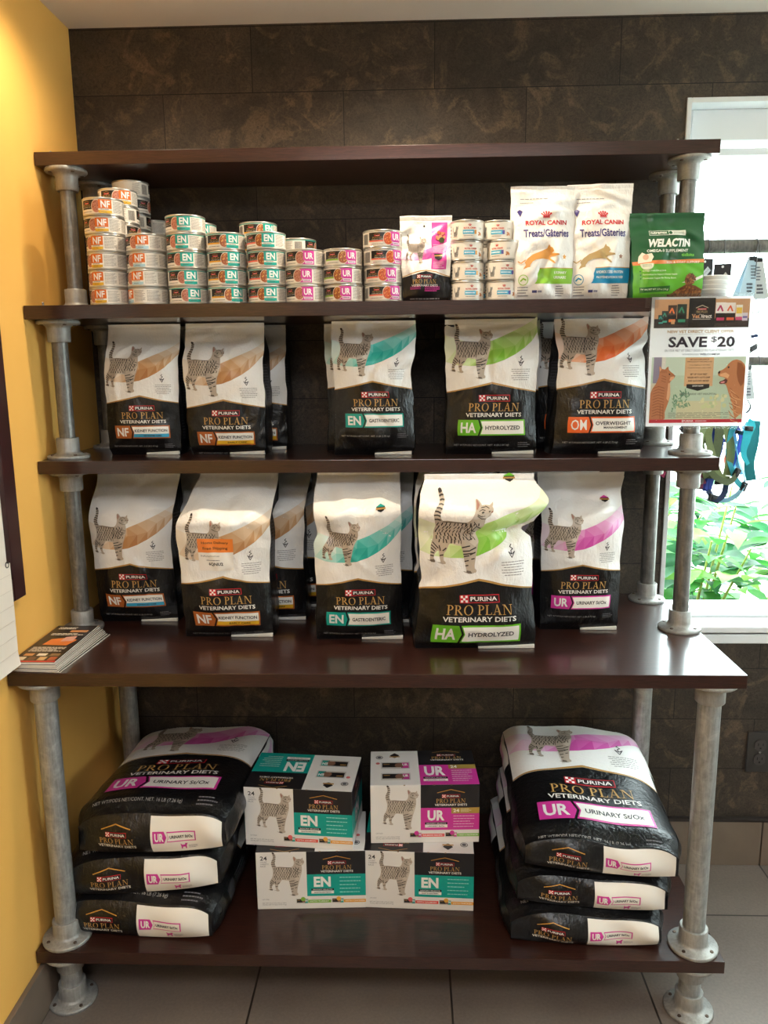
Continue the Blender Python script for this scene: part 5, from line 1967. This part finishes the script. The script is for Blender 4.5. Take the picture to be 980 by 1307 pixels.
def carton(label, x, yfront, z, rz, code, strips, gold24, flip):
    t = thing('can_carton', label, 'box', (x, yfront + CD / 2, z), (0, 0, rz), None)
    b = MB()
    b.box(-CW / 2, CW / 2, -CD / 2, CD / 2, 0, CH - .0008, CART, .0014)
    carton_front(code, strips, gold24).emit(b, plane_fn((-CW / 2, -CD / 2, 0), (1, 0, 0), (0, 0, 1)), 1.0, .00012, False)
    for sgn in (-1, 1):
        S = Art()
        S.rect(.0, CH * .62, CD, CH, I('201f22'), 1)
        S.rect(.0, CH * .22, CD, CH * .62, I(CODECOL[code]), 1)
        logo_block(S, CD * .5, CH * .90, .085, 2)
        S.text(code, CD * .28, CH * .30, CH * .25, I('f4f2ee'), 3, w=.055, bold=.04)
        fn = plane_fn((CW / 2, -CD / 2, 0), (0, 1, 0), (0, 0, 1)) if sgn > 0 else plane_fn((-CW / 2, CD / 2, 0), (0, -1, 0), (0, 0, 1))
        S.emit(b, fn, 1.0, .00012, False)
        # glued flap seam down the middle of the side
        b.box(sgn * (CW / 2) - .0003, sgn * (CW / 2) + .0003, -.0006, .0006, .002, CH - .002, CARTI)
    b.build('carton_body', t)
    b = MB()
    b.box(-CW / 2 + .0006, CW / 2 - .0006, -CD / 2 + .0006, CD / 2 - .0006, CH - .0008, CH, CART)
    carton_top(code, flip).emit(b, plane_fn((-CW / 2, -CD / 2, CH), (1, 0, 0), (0, 1, 0)), 1.0, .00010, False)
    b.build('top_flap', t)
    # torn thumb tab on the front top edge
    b = MB()
    for xx in (-.05, .02, .06):
        b.box(xx, xx + .004, -CD / 2 - .0002, -CD / 2 + .001, CH - .0015, CH + .0002, CARTI)
    b.build('perforation', t)
    return t


SAL, CHK, TUR = ('WITH SALMON', 'e8574a', 'e06a6a'), ('WITH CHICKEN', 'eba52c', 'e8b04a'), ('WITH TURKEY', '86bf4a', '8cbf4a')
carton('teal carton under the other teal one on the left of the middle pair', .5905, -.0625, Z_B, .045, 'EN', [TUR, CHK], False, True)
carton('teal carton beneath the magenta carton on the bottom board', .8500, -.0600, Z_B, -.035, 'EN', [SAL, CHK], False, True)
carton('teal carton on top of the left pile, its upside-down lid print showing', .5720, -.0480, Z_B + CH + .0006, -.075, 'EN', [SAL, CHK], False, True)
carton('magenta carton on top of the right pile', .8590, -.0240, Z_B + CH + .0006, .040, 'UR', [('SALMON RECIPE', 'ea6a6a', 'd3399c'), ('TURKEY & GIBLETS RECIPE', '7fc04a', 'd3399c')], True, False)

# ================================================================== big sacks on the bottom board
def sack(label, x, y, z0, base, th, w, L, rotz, roll, seed, group, weight='NET WT/PODS NET/CONT. NET. 16 LB (7.26 kg)', za=.262, face_art=True):
    """a filled paper sack lying on its back, its folded bottom end towards the room.
    base(s), th(s): height of its underside and its thickness along its length"""
    t = thing('cat_food_sack', label, 'sack', (x, y, z0), (0, 0, rotz), group)
    R = random.Random(seed)
    ph = [(R.uniform(14, 40), R.uniform(-22, 22), R.uniform(0, 6.3)) for _ in range(5)]

    def prof(u):
        return 1 - .30 * np.abs(u) ** 6

    def under(x_, s):
        u = x_ / (w / 2)
        return base(s) + roll * x_ + .10 * th(s) * np.abs(u) ** 3

    def top(x_, s):
        x_, s = np.asarray(x_, float), np.asarray(s, float)
        u = np.clip(x_ / (w / 2), -1, 1)
        n = np.zeros_like(x_)
        for a, b_, p in ph:
            n += np.sin(a * x_ + b_ * s + p + np.sin(19 * s + p))
        z = base(s) + roll * x_ + th(s) * prof(u) + .0011 * n * (1 - u ** 4)
        # slack over the front edge
        z = z - .014 * np.exp(-(s / .022) ** 2) * (1 - .3 * u * u)
        half = 1 - .06 * smooth(.0, .05, .05 - s) - .02 * np.sin(s * 9)
        return np.stack([x_ * half, s + 0 * x_, z], -1)

    def front(x_, q):
        x_, q = np.asarray(x_, float), np.asarray(q, float)
        u = np.clip(x_ / (w / 2), -1, 1)
        zero = 0 * x_
        a, c = top(x_, zero), under(x_, zero)
        P = a.copy()
        P[..., 2] = c + (a[..., 2] - c) * q
        n = np.zeros_like(x_)
        for aa, b_, p in ph:
            n += np.sin(1.6 * aa * x_ + 1.2 * q + p)
        P[..., 1] = -.016 * (1 - u ** 4) * np.sin(PI * np.clip(q, 0, 1)) ** .8 - .0024 * n * np.sin(PI * np.clip(q, 0, 1))
        return P

    def side(s, q, sgn):
        e = np.full_like(s, sgn * w / 2)
        a, c = top(e, s), under(e, s)
        P = a.copy()
        P[..., 2] = c + (a[..., 2] - c) * q
        P[..., 0] += sgn * .012 * np.sin(PI * q) * (1 - smooth(L * .75, L, s)) * smooth(0, .05, s) + sgn * .0012 * np.sin(s * 60 + q * 5)
        return P
    us = np.linspace(-w / 2, w / 2, 45)
    ss = np.linspace(0, L, 60)
    mb = MB()
    X_, S_ = np.meshgrid(us, ss)
    mb.grid(top(X_, S_), FILM_B)
    V = under(X_, S_)
    half = top(X_, S_)[..., 0]
    mb.grid(np.stack([half, S_, V], -1), FILM_B, flip=True)
    A = Art()
    cx = np.linspace(-w / 2, w / 2, 13)
    ch = lambda xx: za - np.interp(abs(xx) / (w / 2), [0, .5, 1], [0, .052 * w, .095 * w])
    for i in range(12):
        A.poly([(cx[i], ch(cx[i])), (cx[i + 1], ch(cx[i + 1])), (cx[i + 1], L - .001), (cx[i], L - .001)], FILM_W, 0)
    A2 = bag_art('UR', w, za, 'URINARY St/Ox', weight, catx=-.36, catz=.04, catw=.36, sw=.8)
    A.place(A2)
    A.clip(-w / 2, w / 2, .004, L - .001)
    for i, it in enumerate(A.items):
        A.items[i] = (it[0], it[1], it[2] + 1, it[3])
    A.emit(mb, lambda a, s: num_normal(top, a, s), .0075, .00035)
    mb.build('sack_body', t)
    # folded bottom end
    g = MB()
    X_, Q_ = np.meshgrid(us, np.linspace(0, 1, 16))
    g.grid(front(X_, Q_), FILM_B)
    A = Art()
    sx, sz = w / .35, 1.0
    A.rect(.003, .03, .168, .96, I('f0ece4'), 1)
    hz = 1 / .088
    B = Art()
    logo_block(B, -.078, .056, .094, 2, True, .036)
    A.place(B, 1, hz)
    B = Art()
    c = I(CODECOL['UR'])
    B.poly([(.008, .028), (.034, .028), (.040, .0415), (.034, .055), (.008, .055)], c, 2)
    B.text('UR', .0125, .0325, .0185, I('f4f1ea'), 3, w=.021, bold=.04)
    B.poly([(.040, .030), (.108, .030), (.108, .054), (.040, .054), (.044, .042)], c, 2)
    B.poly([(.0415, .0325), (.1055, .0325), (.1055, .0515), (.0415, .0515), (.0455, .042)], I('f0ece4'), 3)
    B.text('URINARY St/Ox', .0475, .0385, .0072, I('28242a'), 4, w=.054, bold=.035)
    # little standing cat and fine print
    B.poly([(.072, .010), (.0745, .010), (.0755, .015), (.081, .015), (.082, .010), (.0845, .010), (.0845, .019), (.0865, .022), (.0868, .0255), (.085, .024), (.083, .024), (.0815, .0255), (.0812, .021), (.075, .0205), (.0725, .023), (.0705, .024), (.0715, .020), (.0722, .016)], c, 2)
    B.dashes(.089, .011, .112, .020, 3, I('8a858a'), 2, 3, .35)
    A.place(B, 1, hz)
    for i, it in enumerate(A.items):
        V = it[0].copy(); V[:, 0] *= sx
        V[:, 1] = np.clip(V[:, 1], .02, .98) * .1
        A.items[i] = (V, it[1], it[2], it[3])

    def ff(a, q):
        q = q * 10
        P = front(a, q)
        d1 = front(a + .001, q) - front(a - .001, q)
        d2 = front(a, np.clip(q + .01, 0, 1)) - front(a, np.clip(q - .01, 0, 1))
        n = np.cross(d1, d2)
        n /= np.linalg.norm(n, axis=1)[:, None] + 1e-12
        return P, n
    A.emit(g, ff, .007, .0004)
    g.build('bottom_end', t)
    for sgn in (-1, 1):
        g = MB()
        S_, Q_ = np.meshgrid(ss, np.linspace(0, 1, 9))
        g.grid(side(S_, Q_, sgn), FILM_B, flip=(sgn < 0))
        A = Art()
        A.rect(za + .04, .06, L - .02, .94, I('ece8e2'), 1)
        A.rect(.08, .15, .13, .85, I('3a3a40'), 1)
        A.dashes(.14, .2, .225, .85, 7, I('5a5a60'), 1, 7, .3)
        A.poly([(za + .05, .2), (L - .05, .35), (L - .05, .8), (za + .09, .7)], I(TONES['UR'][1]), 2)

        for i, it in enumerate(A.items):
            A.items[i] = (it[0] * np.array([1, .1]), it[1], it[2], it[3])

        def fs(s, q, sgn=sgn):
            q = q * 10
            f = lambda s_, q_: side(s_, q_, sgn)
            P = f(s, q)
            d1 = f(s + .001, q) - f(s - .001, q)
            d2 = f(s, q + .01) - f(s, q - .01)
            n = np.cross(d1, d2) * sgn
            n /= np.linalg.norm(n, axis=1)[:, None] + 1e-12
            return P, n
        A.emit(g, fs, .01, .0005)
        g.build('side_gusset', t)
    return t


def tl(a, b_, c, L):
    return lambda s: np.interp(np.asarray(s, float) / L, [0, .08, .35, .7, .9, 1], [a * .97, a, b_, c, c * .98, c * .80])


LS = .485
GS = 'large cat food sacks lying on the bottom board'
tA, tB, tC = tl(.102, .106, .098, LS), tl(.104, .100, .098, LS), tl(.110, .102, .094, LS)
z_ = lambda s: 0 * np.asarray(s, float)
sack('black and white sack at the bottom of the left pile', .214, -.162, Z_B + .001, z_, tA, .362, LS, -.045, 0, 1, GS)
sack('black and white sack in the middle of the left pile', .232, -.146, Z_B + .001, lambda s: tA(s) * 1.0 + .001, tB, .360, LS, .05, .05, 2, GS)
sack('black and white sack on top of the left pile, text side up', .256, -.152, Z_B + .001, lambda s: tA(s) + tB(s) + .004, tC, .352, LS, -.02, .05, 3, GS)
tA2, tB2, tC2 = tl(.086, .090, .098, LS), tl(.086, .089, .100, LS), tl(.088, .094, .104, LS)
sack('black and white sack at the bottom of the right pile', 1.212, -.168, Z_B + .001, z_, tA2, .345, LS, -.035, 0, 4, GS)
sack('black and white sack in the middle of the right pile', 1.226, -.158, Z_B + .001, lambda s: tA2(s) + .001, tB2, .345, LS, -.05, -.03, 5, GS)
sack('black and white sack on top of the right pile, gleaming in window light', 1.242, -.160, Z_B + .001, lambda s: tA2(s) + tB2(s) + .003, tC2, .350, LS, -.035, -.06, 6, GS, za=.240)

# ================================================================== rails in front of the window and what hangs on them
def rail(name, label, z, r):
    t = thing(name, label, 'rail', (1.4515, .30, z))
    b = MB(); b.lathe([(r, .0), (r, XR - 1.4515)], GALV, (0, 0, 0), 20, axis='x'); b.build('pipe', t)
    b = MB(); b.lathe([(r + .016, -.026), (r + .016, .026)], CAST, (0, 0, 0), 20); b.lathe([(r + .005, .0), (r + .005, .034)], CAST, (0, 0, 0), 20, axis='x'); b.build('tee_fitting', t)
    b = MB(); b.lathe([(r + .006, XR - 1.4515 - .04), (r + .006, XR - 1.4515 - .009), (r + .03, XR - 1.4515 - .008), (r + .03, XR - 1.4515)], CAST, (0, 0, 0), 20, axis='x'); b.build('wall_flange', t)


Z1, Z2R, YR = 1.699, 1.4255, .30
rail('hanging_rail', 'upper galvanised pipe rail crossing in front of the window', Z1, .0165)
rail('hanging_rail', 'lower galvanised pipe rail behind the flyer, carrying the harnesses', Z2R, .0115)


def wire_hook(parent, x, zt, zb, r=.017, side=1):
    """loop of wire over the rail at zt, straight down to zb (parent-local origin is x, YR, zb)"""
    b = MB()
    a = np.linspace(-.5, PI + .2, 14)
    loop = [(0, side * r * math.cos(q), (zt - zb) + r * math.sin(q)) for q in a]
    p = loop[::-1] if side > 0 else loop[::-1]
    e = p[-1]
    o = spline([p[0], (0.001, p[0][1] * .6, (zt - zb) * .5), (0, 0, 0)], 6)
    pts = list(p[::-1]) + list(o[1:])
    b.tube(pts, .0011, CHROME, 6)
    return b.build('wire_hook', parent)


def hang_tag(label, x, zc, w, h, cols, zt, yaw, lines, name='hang_tag', cat='tag', grp=None):
    t = thing(name, label, cat, (x, YR, zc), (0, 0, yaw), grp)
    b = MB()
    b.box(-w / 2, w / 2, -.0006, .0006, -h, 0.004, mat('card_' + cols[0], '#' + cols[0], .5))
    A = Art()
    A.disc(0, -.003, .003, I('f2f2f0'), 1, 12)
    A.poly([(-w * .25, -h * .62), (-w * .05, -h * .80), (w * .38, -h * .42), (w * .18, -h * .25)], I(cols[1]), 1)
    for i in range(4):
        A.line([(-w * .15 + i * w * .1, -h * .66 + i * h * .09), (-w * .02 + i * w * .1, -h * .58 + i * h * .07)], .0008, I(cols[2]), 2)
    for s, u, v, hh, ww in lines:
        A.text(s, u * w, v * h, hh * h, I('ecece8'), 2, w=ww * w, bold=.02, align='c')
    A.emit(b, plane_fn((0, -.0006, 0), (1, 0, 0), (0, 0, 1)), 1.0, .0001, False)
    b.build('card', t)
    wire_hook(t, x, zt, zc, .0178)
    return t


hang_tag('black collar tag card hanging directly above the white cups', 1.5493, 1.6671, .042, .056, ('1f1d20', 'c9ccd0', '6a6a70'), Z1, .15, [('Collar', .05, -.92, .08, .5)], grp='tag cards on the upper rail')
hang_tag('black and yellow collar tag card, right of the one above the cups', 1.5927, 1.6545, .040, .062, ('232226', 'd9dad6', '77777c'), Z1, -.25, [], grp='tag cards on the upper rail')


def package(label, x, ztop, zbot, w0, w1, lean, col, zt, yaw, seed, grp=None):
    """a long folded card sleeve wrapped round webbing"""
    t = thing('leash_package', label, 'package', (x, YR, ztop), (0, 0, yaw), grp)
    b = MB()
    H = ztop - zbot
    m = mat('card_' + col, '#' + col, .45)
    for sgn in (-1, 1):
        V = [(-w0 / 2, sgn * .002, 0), (w0 / 2, sgn * .002, 0), (w1 / 2 + lean, sgn * .016, -H), (-w1 / 2 + lean, sgn * .016, -H)]
        V2 = [(a, c + sgn * .0012, d) for a, c, d in V]
        b.add(V + V2, [(0, 1, 2, 3), (7, 6, 5, 4), (0, 4, 5, 1), (1, 5, 6, 2), (2, 6, 7, 3), (3, 7, 4, 0)], m, False)
    A = Art()
    A.dashes(-w0 * .32, -H * .55, w0 * .32, -H * .15, 5, I('5f6f80'), 1, seed, .45)
    A.dashes(-w0 * .32 + lean * .6, -H * .9, w0 * .4 + lean * .6, -H * .62, 3, I('49525e'), 1, seed + 1, .6)
    A.emit(b, plane_fn((0, -.0036, 0), (1, 0, 0), (0, -.014 / H * -1, 1)), 1.0, .0002, False)
    b.build('card_sleeve', t)
    g = MB()
    for q in (-1, 1):
        g.strap([(lean + q * w1 * .2, -.002, -H), (lean + q * w1 * .45, -.004, -H - .02), (lean + q * w1 * .1, -.004, -H - .034), (lean - q * w1 * .2, .002, -H - .01)], (0.2, 1, .2), .010, .0016, mat('dark_webbing', '#26323c', .7))
    g.build('folded_webbing', t)
    b = MB()
    b.box(-.010, .010, -.006, .006, -.004, .006, mat('black_clip', '#18181a', .4), .002)
    b.build('clip', t)
    wire_hook(t, x, zt, ztop + .005, .0175 if zt > 1.6 else .0125)
    return t


package('pale blue leash package on the upper rail at the right edge', 1.6633, 1.6689, 1.5784, .022, .040, -.018, 'bcd6e4', Z1, .1, 3, 'leash packages on the rails')
package('white leash package behind the pale blue one on the upper rail', 1.6760, 1.6653, 1.5748, .022, .036, .010, 'd6e0e2', Z1, -.2, 5, 'leash packages on the rails')
package('silvery leash package hanging from the lower rail at the right edge', 1.6687, 1.4083, 1.3323, .020, .038, -.002, 'c6cdd0', Z2R, .2, 7, 'leash packages on the rails')


def webbing(name, hexc):
    k = NT(name)
    v = k.mapping(scale=(900, 900, 900))
    n = k.noise(v, 1.0, 1, .5)
    base = k.mix(.25, hexc, k.ramp(n, [(.35, '#000000'), (.65, '#ffffff')]), 'SOFT_LIGHT')
    k.bump(n, .2, .0006)
    return k.done(base, .72)


OLIVE, OLIVE2 = webbing('olive_webbing', '#6f7a4a'), webbing('dark_olive_webbing', '#525c38')
BLUEW, TEALW, NAVYW, MAROON, LBLUE, GREENW = webbing('blue_webbing', '#2a3f9a'), webbing('teal_webbing', '#2a9aa8'), webbing('navy_webbing', '#233458'), webbing('maroon_webbing', '#7a1f46'), webbing('pale_blue_webbing', '#8cc3dc'), webbing('sage_webbing', '#6d8f78')
GREYW = webbing('grey_webbing', '#8b8a8a')
BUCK = mat('black_buckle', '#1a1a1c', .35)


def buckle(parent, c, w, h, yaw=0, m=None, name='buckle'):
    b = MB()
    b.box(-w / 2, w / 2, -.005, .005, -h / 2, h / 2, m or BUCK, .002)
    b.box(-w * .28, w * .28, -.0065, .0065, -h * .2, h * .2, m or BUCK, .001)
    o = b.build(name, parent, c)
    o.rotation_euler = (0, yaw, .2)
    return o


def harness(name, label, cat, x, z, zt, straps, buckles, grp=None, hook=True):
    """straps: list of (points as x offsets from the hook, depth, height offsets; width; material; width direction)"""
    t = thing(name, label, cat, (x, YR, z), (0, 0, 0), grp)
    for pts, wd, m, wdir in straps:
        b = MB(); b.strap(pts, wdir, wd, .0018, m); b.build('strap', t)
    for c, w, h, yaw in buckles:
        buckle(t, c, w, h, yaw)
    if hook:
        wire_hook(t, x, zt, z, .0125 if zt < 1.6 else .0178)
    return t


def rel(pts, x, z):
    return [(a - x, d, c - z) for a, d, c in pts]


# olive harness: wide looped straps
hx, hz = 1.5909, 1.2888
F_ = (1, .25, 0)
harness('pet_harness', 'olive green webbing harness looped below the flyer', 'harness', hx, hz, Z2R, [
    (rel([(1.5945, 0.000, 1.2852), (1.5619, -0.030, 1.2671), (1.5529, -0.040, 1.2418), (1.5619, -0.030, 1.1911), (1.5800, -0.020, 1.1368)], hx, hz), .021, OLIVE, (.9, .5, -.2)),
    (rel([(1.5909, 0.000, 1.2816), (1.5728, -0.030, 1.2454), (1.5873, -0.035, 1.1875), (1.6090, -0.030, 1.1404), (1.6361, -0.020, 1.1296)], hx, hz), .020, OLIVE, (.9, .3, .3)),
    (rel([(1.5981, 0.000, 1.2816), (1.6036, -0.020, 1.2526), (1.5981, -0.020, 1.1911), (1.5909, -0.010, 1.1332)], hx, hz), .024, OLIVE2, (1, .2, 0)),
    (rel([(1.6072, 0.000, 1.2816), (1.6271, -0.010, 1.2526), (1.6398, -0.010, 1.2001), (1.6343, -0.010, 1.1404)], hx, hz), .024, OLIVE, (1, .3, .1)),
    (rel([(1.5674, -0.040, 1.1730), (1.5945, -0.045, 1.1404), (1.6307, -0.035, 1.1278), (1.6579, -0.020, 1.1477)], hx, hz), .016, OLIVE2, (.3, .2, 1)),
    (rel([(1.5945, 0.010, 1.2816), (1.5764, 0.010, 1.2725), (1.5655, 0.000, 1.2526), (1.5800, 0.000, 1.2237), (1.5945, 0.010, 1.2454)], hx, hz), .014, OLIVE2, (.6, .8, 0)),
], [((0.0634, -.02, -0.1394), .014, .022, .5), ((0.0217, -.028, -0.1629), .030, .010, -.1)])
hx, hz = 1.6180, 1.2816
harness('pet_harness', 'blue webbing harness hanging behind the olive green harness', 'harness', hx, hz, Z2R, [
    (rel([(1.6180, 0.030, 1.2780), (1.6235, 0.020, 1.2183), (1.6126, 0.020, 1.1639), (1.5963, 0.010, 1.1006)], hx, hz), .020, BLUEW, (1, .3, .2)),
    (rel([(1.6126, 0.030, 1.2780), (1.6054, 0.030, 1.2092), (1.5945, 0.020, 1.1549), (1.5909, 0.010, 1.0970)], hx, hz), .016, BLUEW, (1, -.2, .2)),
    (rel([(1.5927, 0.000, 1.1006), (1.6090, -0.010, 1.0789), (1.6307, -0.005, 1.0897), (1.6434, 0.010, 1.1223)], hx, hz), .014, NAVYW, (.2, .5, 1)),
], [((-0.0109, -.005, -0.2009), .030, .020, .3)])
hx, hz = 1.6524, 1.2707
harness('pet_harness', 'teal and blue harness right of the olive one, its loop hanging low', 'harness', hx, hz, Z2R, [
    (rel([(1.6506, 0.000, 1.2671), (1.6361, -0.010, 1.2454), (1.6343, -0.010, 1.1911), (1.6560, -0.010, 1.1332), (1.6796, -0.005, 1.1078)], hx, hz), .015, TEALW, (1, .4, .2)),
    (rel([(1.6560, 0.010, 1.2671), (1.6723, 0.010, 1.2273), (1.6560, 0.010, 1.1730), (1.6524, 0.020, 1.1458)], hx, hz), .014, BLUEW, (1, .3, 0)),
    (rel([(1.6126, 0.000, 1.0735), (1.6452, -0.010, 1.0789), (1.6705, -0.010, 1.1006), (1.6832, 0.000, 1.1332), (1.6705, 0.010, 1.1730), (1.6597, 0.010, 1.2183)], hx, hz), .012, LBLUE, (.2, .6, .8)),
    (rel([(1.6524, 0.020, 1.2671), (1.6633, 0.020, 1.2092), (1.6705, 0.015, 1.1639), (1.6814, 0.010, 1.1404)], hx, hz), .012, LBLUE, (1, .2, .1)),
], [((0.0272, -.006, -0.1593), .014, .024, .4), ((0.0072, -.006, -0.0217), .020, .010, .2)])
hx, hz = 1.6941, 1.2816
harness('pet_harness', 'bright turquoise harness cut by the right edge of the photo', 'harness', hx, hz, Z2R, [
    (rel([(1.6941, 0.000, 1.2780), (1.6741, -0.020, 1.2454), (1.6705, -0.020, 1.2001), (1.6850, -0.020, 1.1730)], hx, hz), .024, webbing('turquoise_webbing', '#25b6c8'), (1, .3, .1)),
    (rel([(1.6995, 0.000, 1.2780), (1.6904, -0.020, 1.2273), (1.6832, -0.020, 1.1730), (1.6959, -0.010, 1.1278)], hx, hz), .024, TEALW, (1, -.3, .1)),
    (rel([(1.6904, 0.020, 1.2725), (1.6633, 0.020, 1.1911), (1.6615, 0.020, 1.1332)], hx, hz), .014, LBLUE, (1, .2, 0)),
], [((-0.0181, -.02, -0.0217), .020, .012, .1)])
hx, hz = 1.5402, 1.2725
harness('pet_collar', 'maroon collar with grey buckle behind the shelf post', 'collar', hx, hz, Z2R, [
    (rel([(1.5402, 0.000, 1.2671), (1.5275, 0.010, 1.2092), (1.5330, 0.010, 1.1513), (1.5511, 0.000, 1.1151), (1.5764, -0.010, 1.1133)], hx, hz), .014, MAROON, (.8, .3, .5)),
    (rel([(1.5438, 0.010, 1.2671), (1.5619, 0.010, 1.2092), (1.5692, 0.010, 1.1621), (1.5800, -0.005, 1.1187)], hx, hz), .013, MAROON, (1, .3, 0)),
    (rel([(1.5293, -0.005, 1.1404), (1.5511, -0.012, 1.1350), (1.5764, -0.012, 1.1259)], hx, hz), .014, GREYW, (.1, .3, 1)),
], [((0.0018, -.012, -0.1339), .016, .016, .3), ((0.0217, -.006, -0.1629), .030, .008, .1)])
hx, hz = 1.4425, 1.2671
harness('pet_collar', 'crimson collar showing left of the front post below the third board', 'collar', hx, hz, Z2R, [
    (rel([(1.4461, 0.005, 1.2635), (1.4352, 0.010, 1.2092), (1.4425, 0.000, 1.1603), (1.4642, -0.005, 1.1513), (1.4823, 0.000, 1.1404)], hx, hz), .015, webbing('crimson_webbing', '#a3184f'), (.5, .3, .9)),
    (rel([(1.4497, 0.010, 1.2635), (1.4714, 0.010, 1.2092), (1.4823, 0.010, 1.1585)], hx, hz), .013, MAROON, (1, .3, 0)),
], [((0.0072, -.004, -0.1158), .016, .014, .2)])
DARKW, VIOLETW = webbing('black_webbing', '#1c1c20'), webbing('violet_webbing', '#5a4a9a')
hx, hz = 1.5728, 1.2852
harness('pet_harness', 'tangled black harness straps just under the bottom edge of the flyer', 'harness', hx, hz, Z2R, [
    (rel([(1.5402, 0.050, 1.2725), (1.5348, 0.040, 1.2526), (1.5511, 0.035, 1.2418), (1.5674, 0.040, 1.2599), (1.5547, 0.050, 1.2725)], hx, hz), .010, DARKW, (.5, .5, .7)),
    (rel([(1.5619, 0.050, 1.2725), (1.5728, 0.040, 1.2418), (1.5927, 0.035, 1.2309), (1.6054, 0.040, 1.2526), (1.5945, 0.050, 1.2725)], hx, hz), .009, DARKW, (.5, .4, .7)),
    (rel([(1.5275, 0.045, 1.2599), (1.5493, 0.040, 1.2237), (1.5366, 0.040, 1.1911)], hx, hz), .010, GREYW, (1, .3, .2)),
    (rel([(1.6017, 0.050, 1.2707), (1.6198, 0.040, 1.2418), (1.6416, 0.040, 1.2526), (1.6524, 0.050, 1.2707)], hx, hz), .009, DARKW, (.4, .4, .8)),
], [((-0.0272, .035, -0.0326), .014, .010, .6), ((0.0579, .04, -0.0362), .016, .010, -.4)])
hx, hz = 1.6398, 1.2906
harness('pet_harness', 'violet and white patterned harness behind the teal and blue one', 'harness', hx, hz, Z2R, [
    (rel([(1.6398, 0.060, 1.2816), (1.6271, 0.050, 1.2526), (1.6452, 0.050, 1.2237), (1.6633, 0.050, 1.2454), (1.6524, 0.060, 1.2780)], hx, hz), .012, VIOLETW, (.6, .4, .6)),
    (rel([(1.6488, 0.060, 1.2816), (1.6669, 0.050, 1.2599), (1.6832, 0.050, 1.2707), (1.6941, 0.050, 1.2526)], hx, hz), .012, LBLUE, (.4, .5, .7)),
    (rel([(1.6560, 0.060, 1.2725), (1.6669, 0.050, 1.2183), (1.6524, 0.050, 1.1766), (1.6633, 0.050, 1.1458)], hx, hz), .010, webbing('coral_webbing', '#d8664a'), (1, .2, .1)),
], [((0.0235, .05, -0.0308), .018, .010, .3)])
hx, hz = 1.6669, 1.5784
harness('pet_harness', 'sage green harness with black buckles right of the flyer', 'harness', hx, hz, Z1, [
    (rel([(1.6669, 0.020, 1.5857), (1.6597, 0.020, 1.5440), (1.6633, 0.020, 1.4988), (1.6615, 0.020, 1.4535)], hx, hz), .018, GREENW, (1, .2, 0)),
    (rel([(1.6705, 0.030, 1.5821), (1.6778, 0.030, 1.5440), (1.6723, 0.030, 1.4897), (1.6524, 0.020, 1.4626)], hx, hz), .012, GREENW, (1, .4, .2)),
    (rel([(1.6488, 0.010, 1.4916), (1.6669, 0.005, 1.4843), (1.6941, 0.010, 1.4879)], hx, hz), .008, NAVYW, (0, .3, 1)),
    (rel([(1.6488, 0.010, 1.4626), (1.6669, 0.005, 1.4481), (1.6941, 0.010, 1.4662)], hx, hz), .010, GREYW, (0, .3, 1)),
], [((0.0036, .012, -0.0434), .012, .024, .2), ((-0.0072, .0, -0.0977), .022, .010, .1), ((0.0109, .0, -0.1231), .024, .014, -.5)])
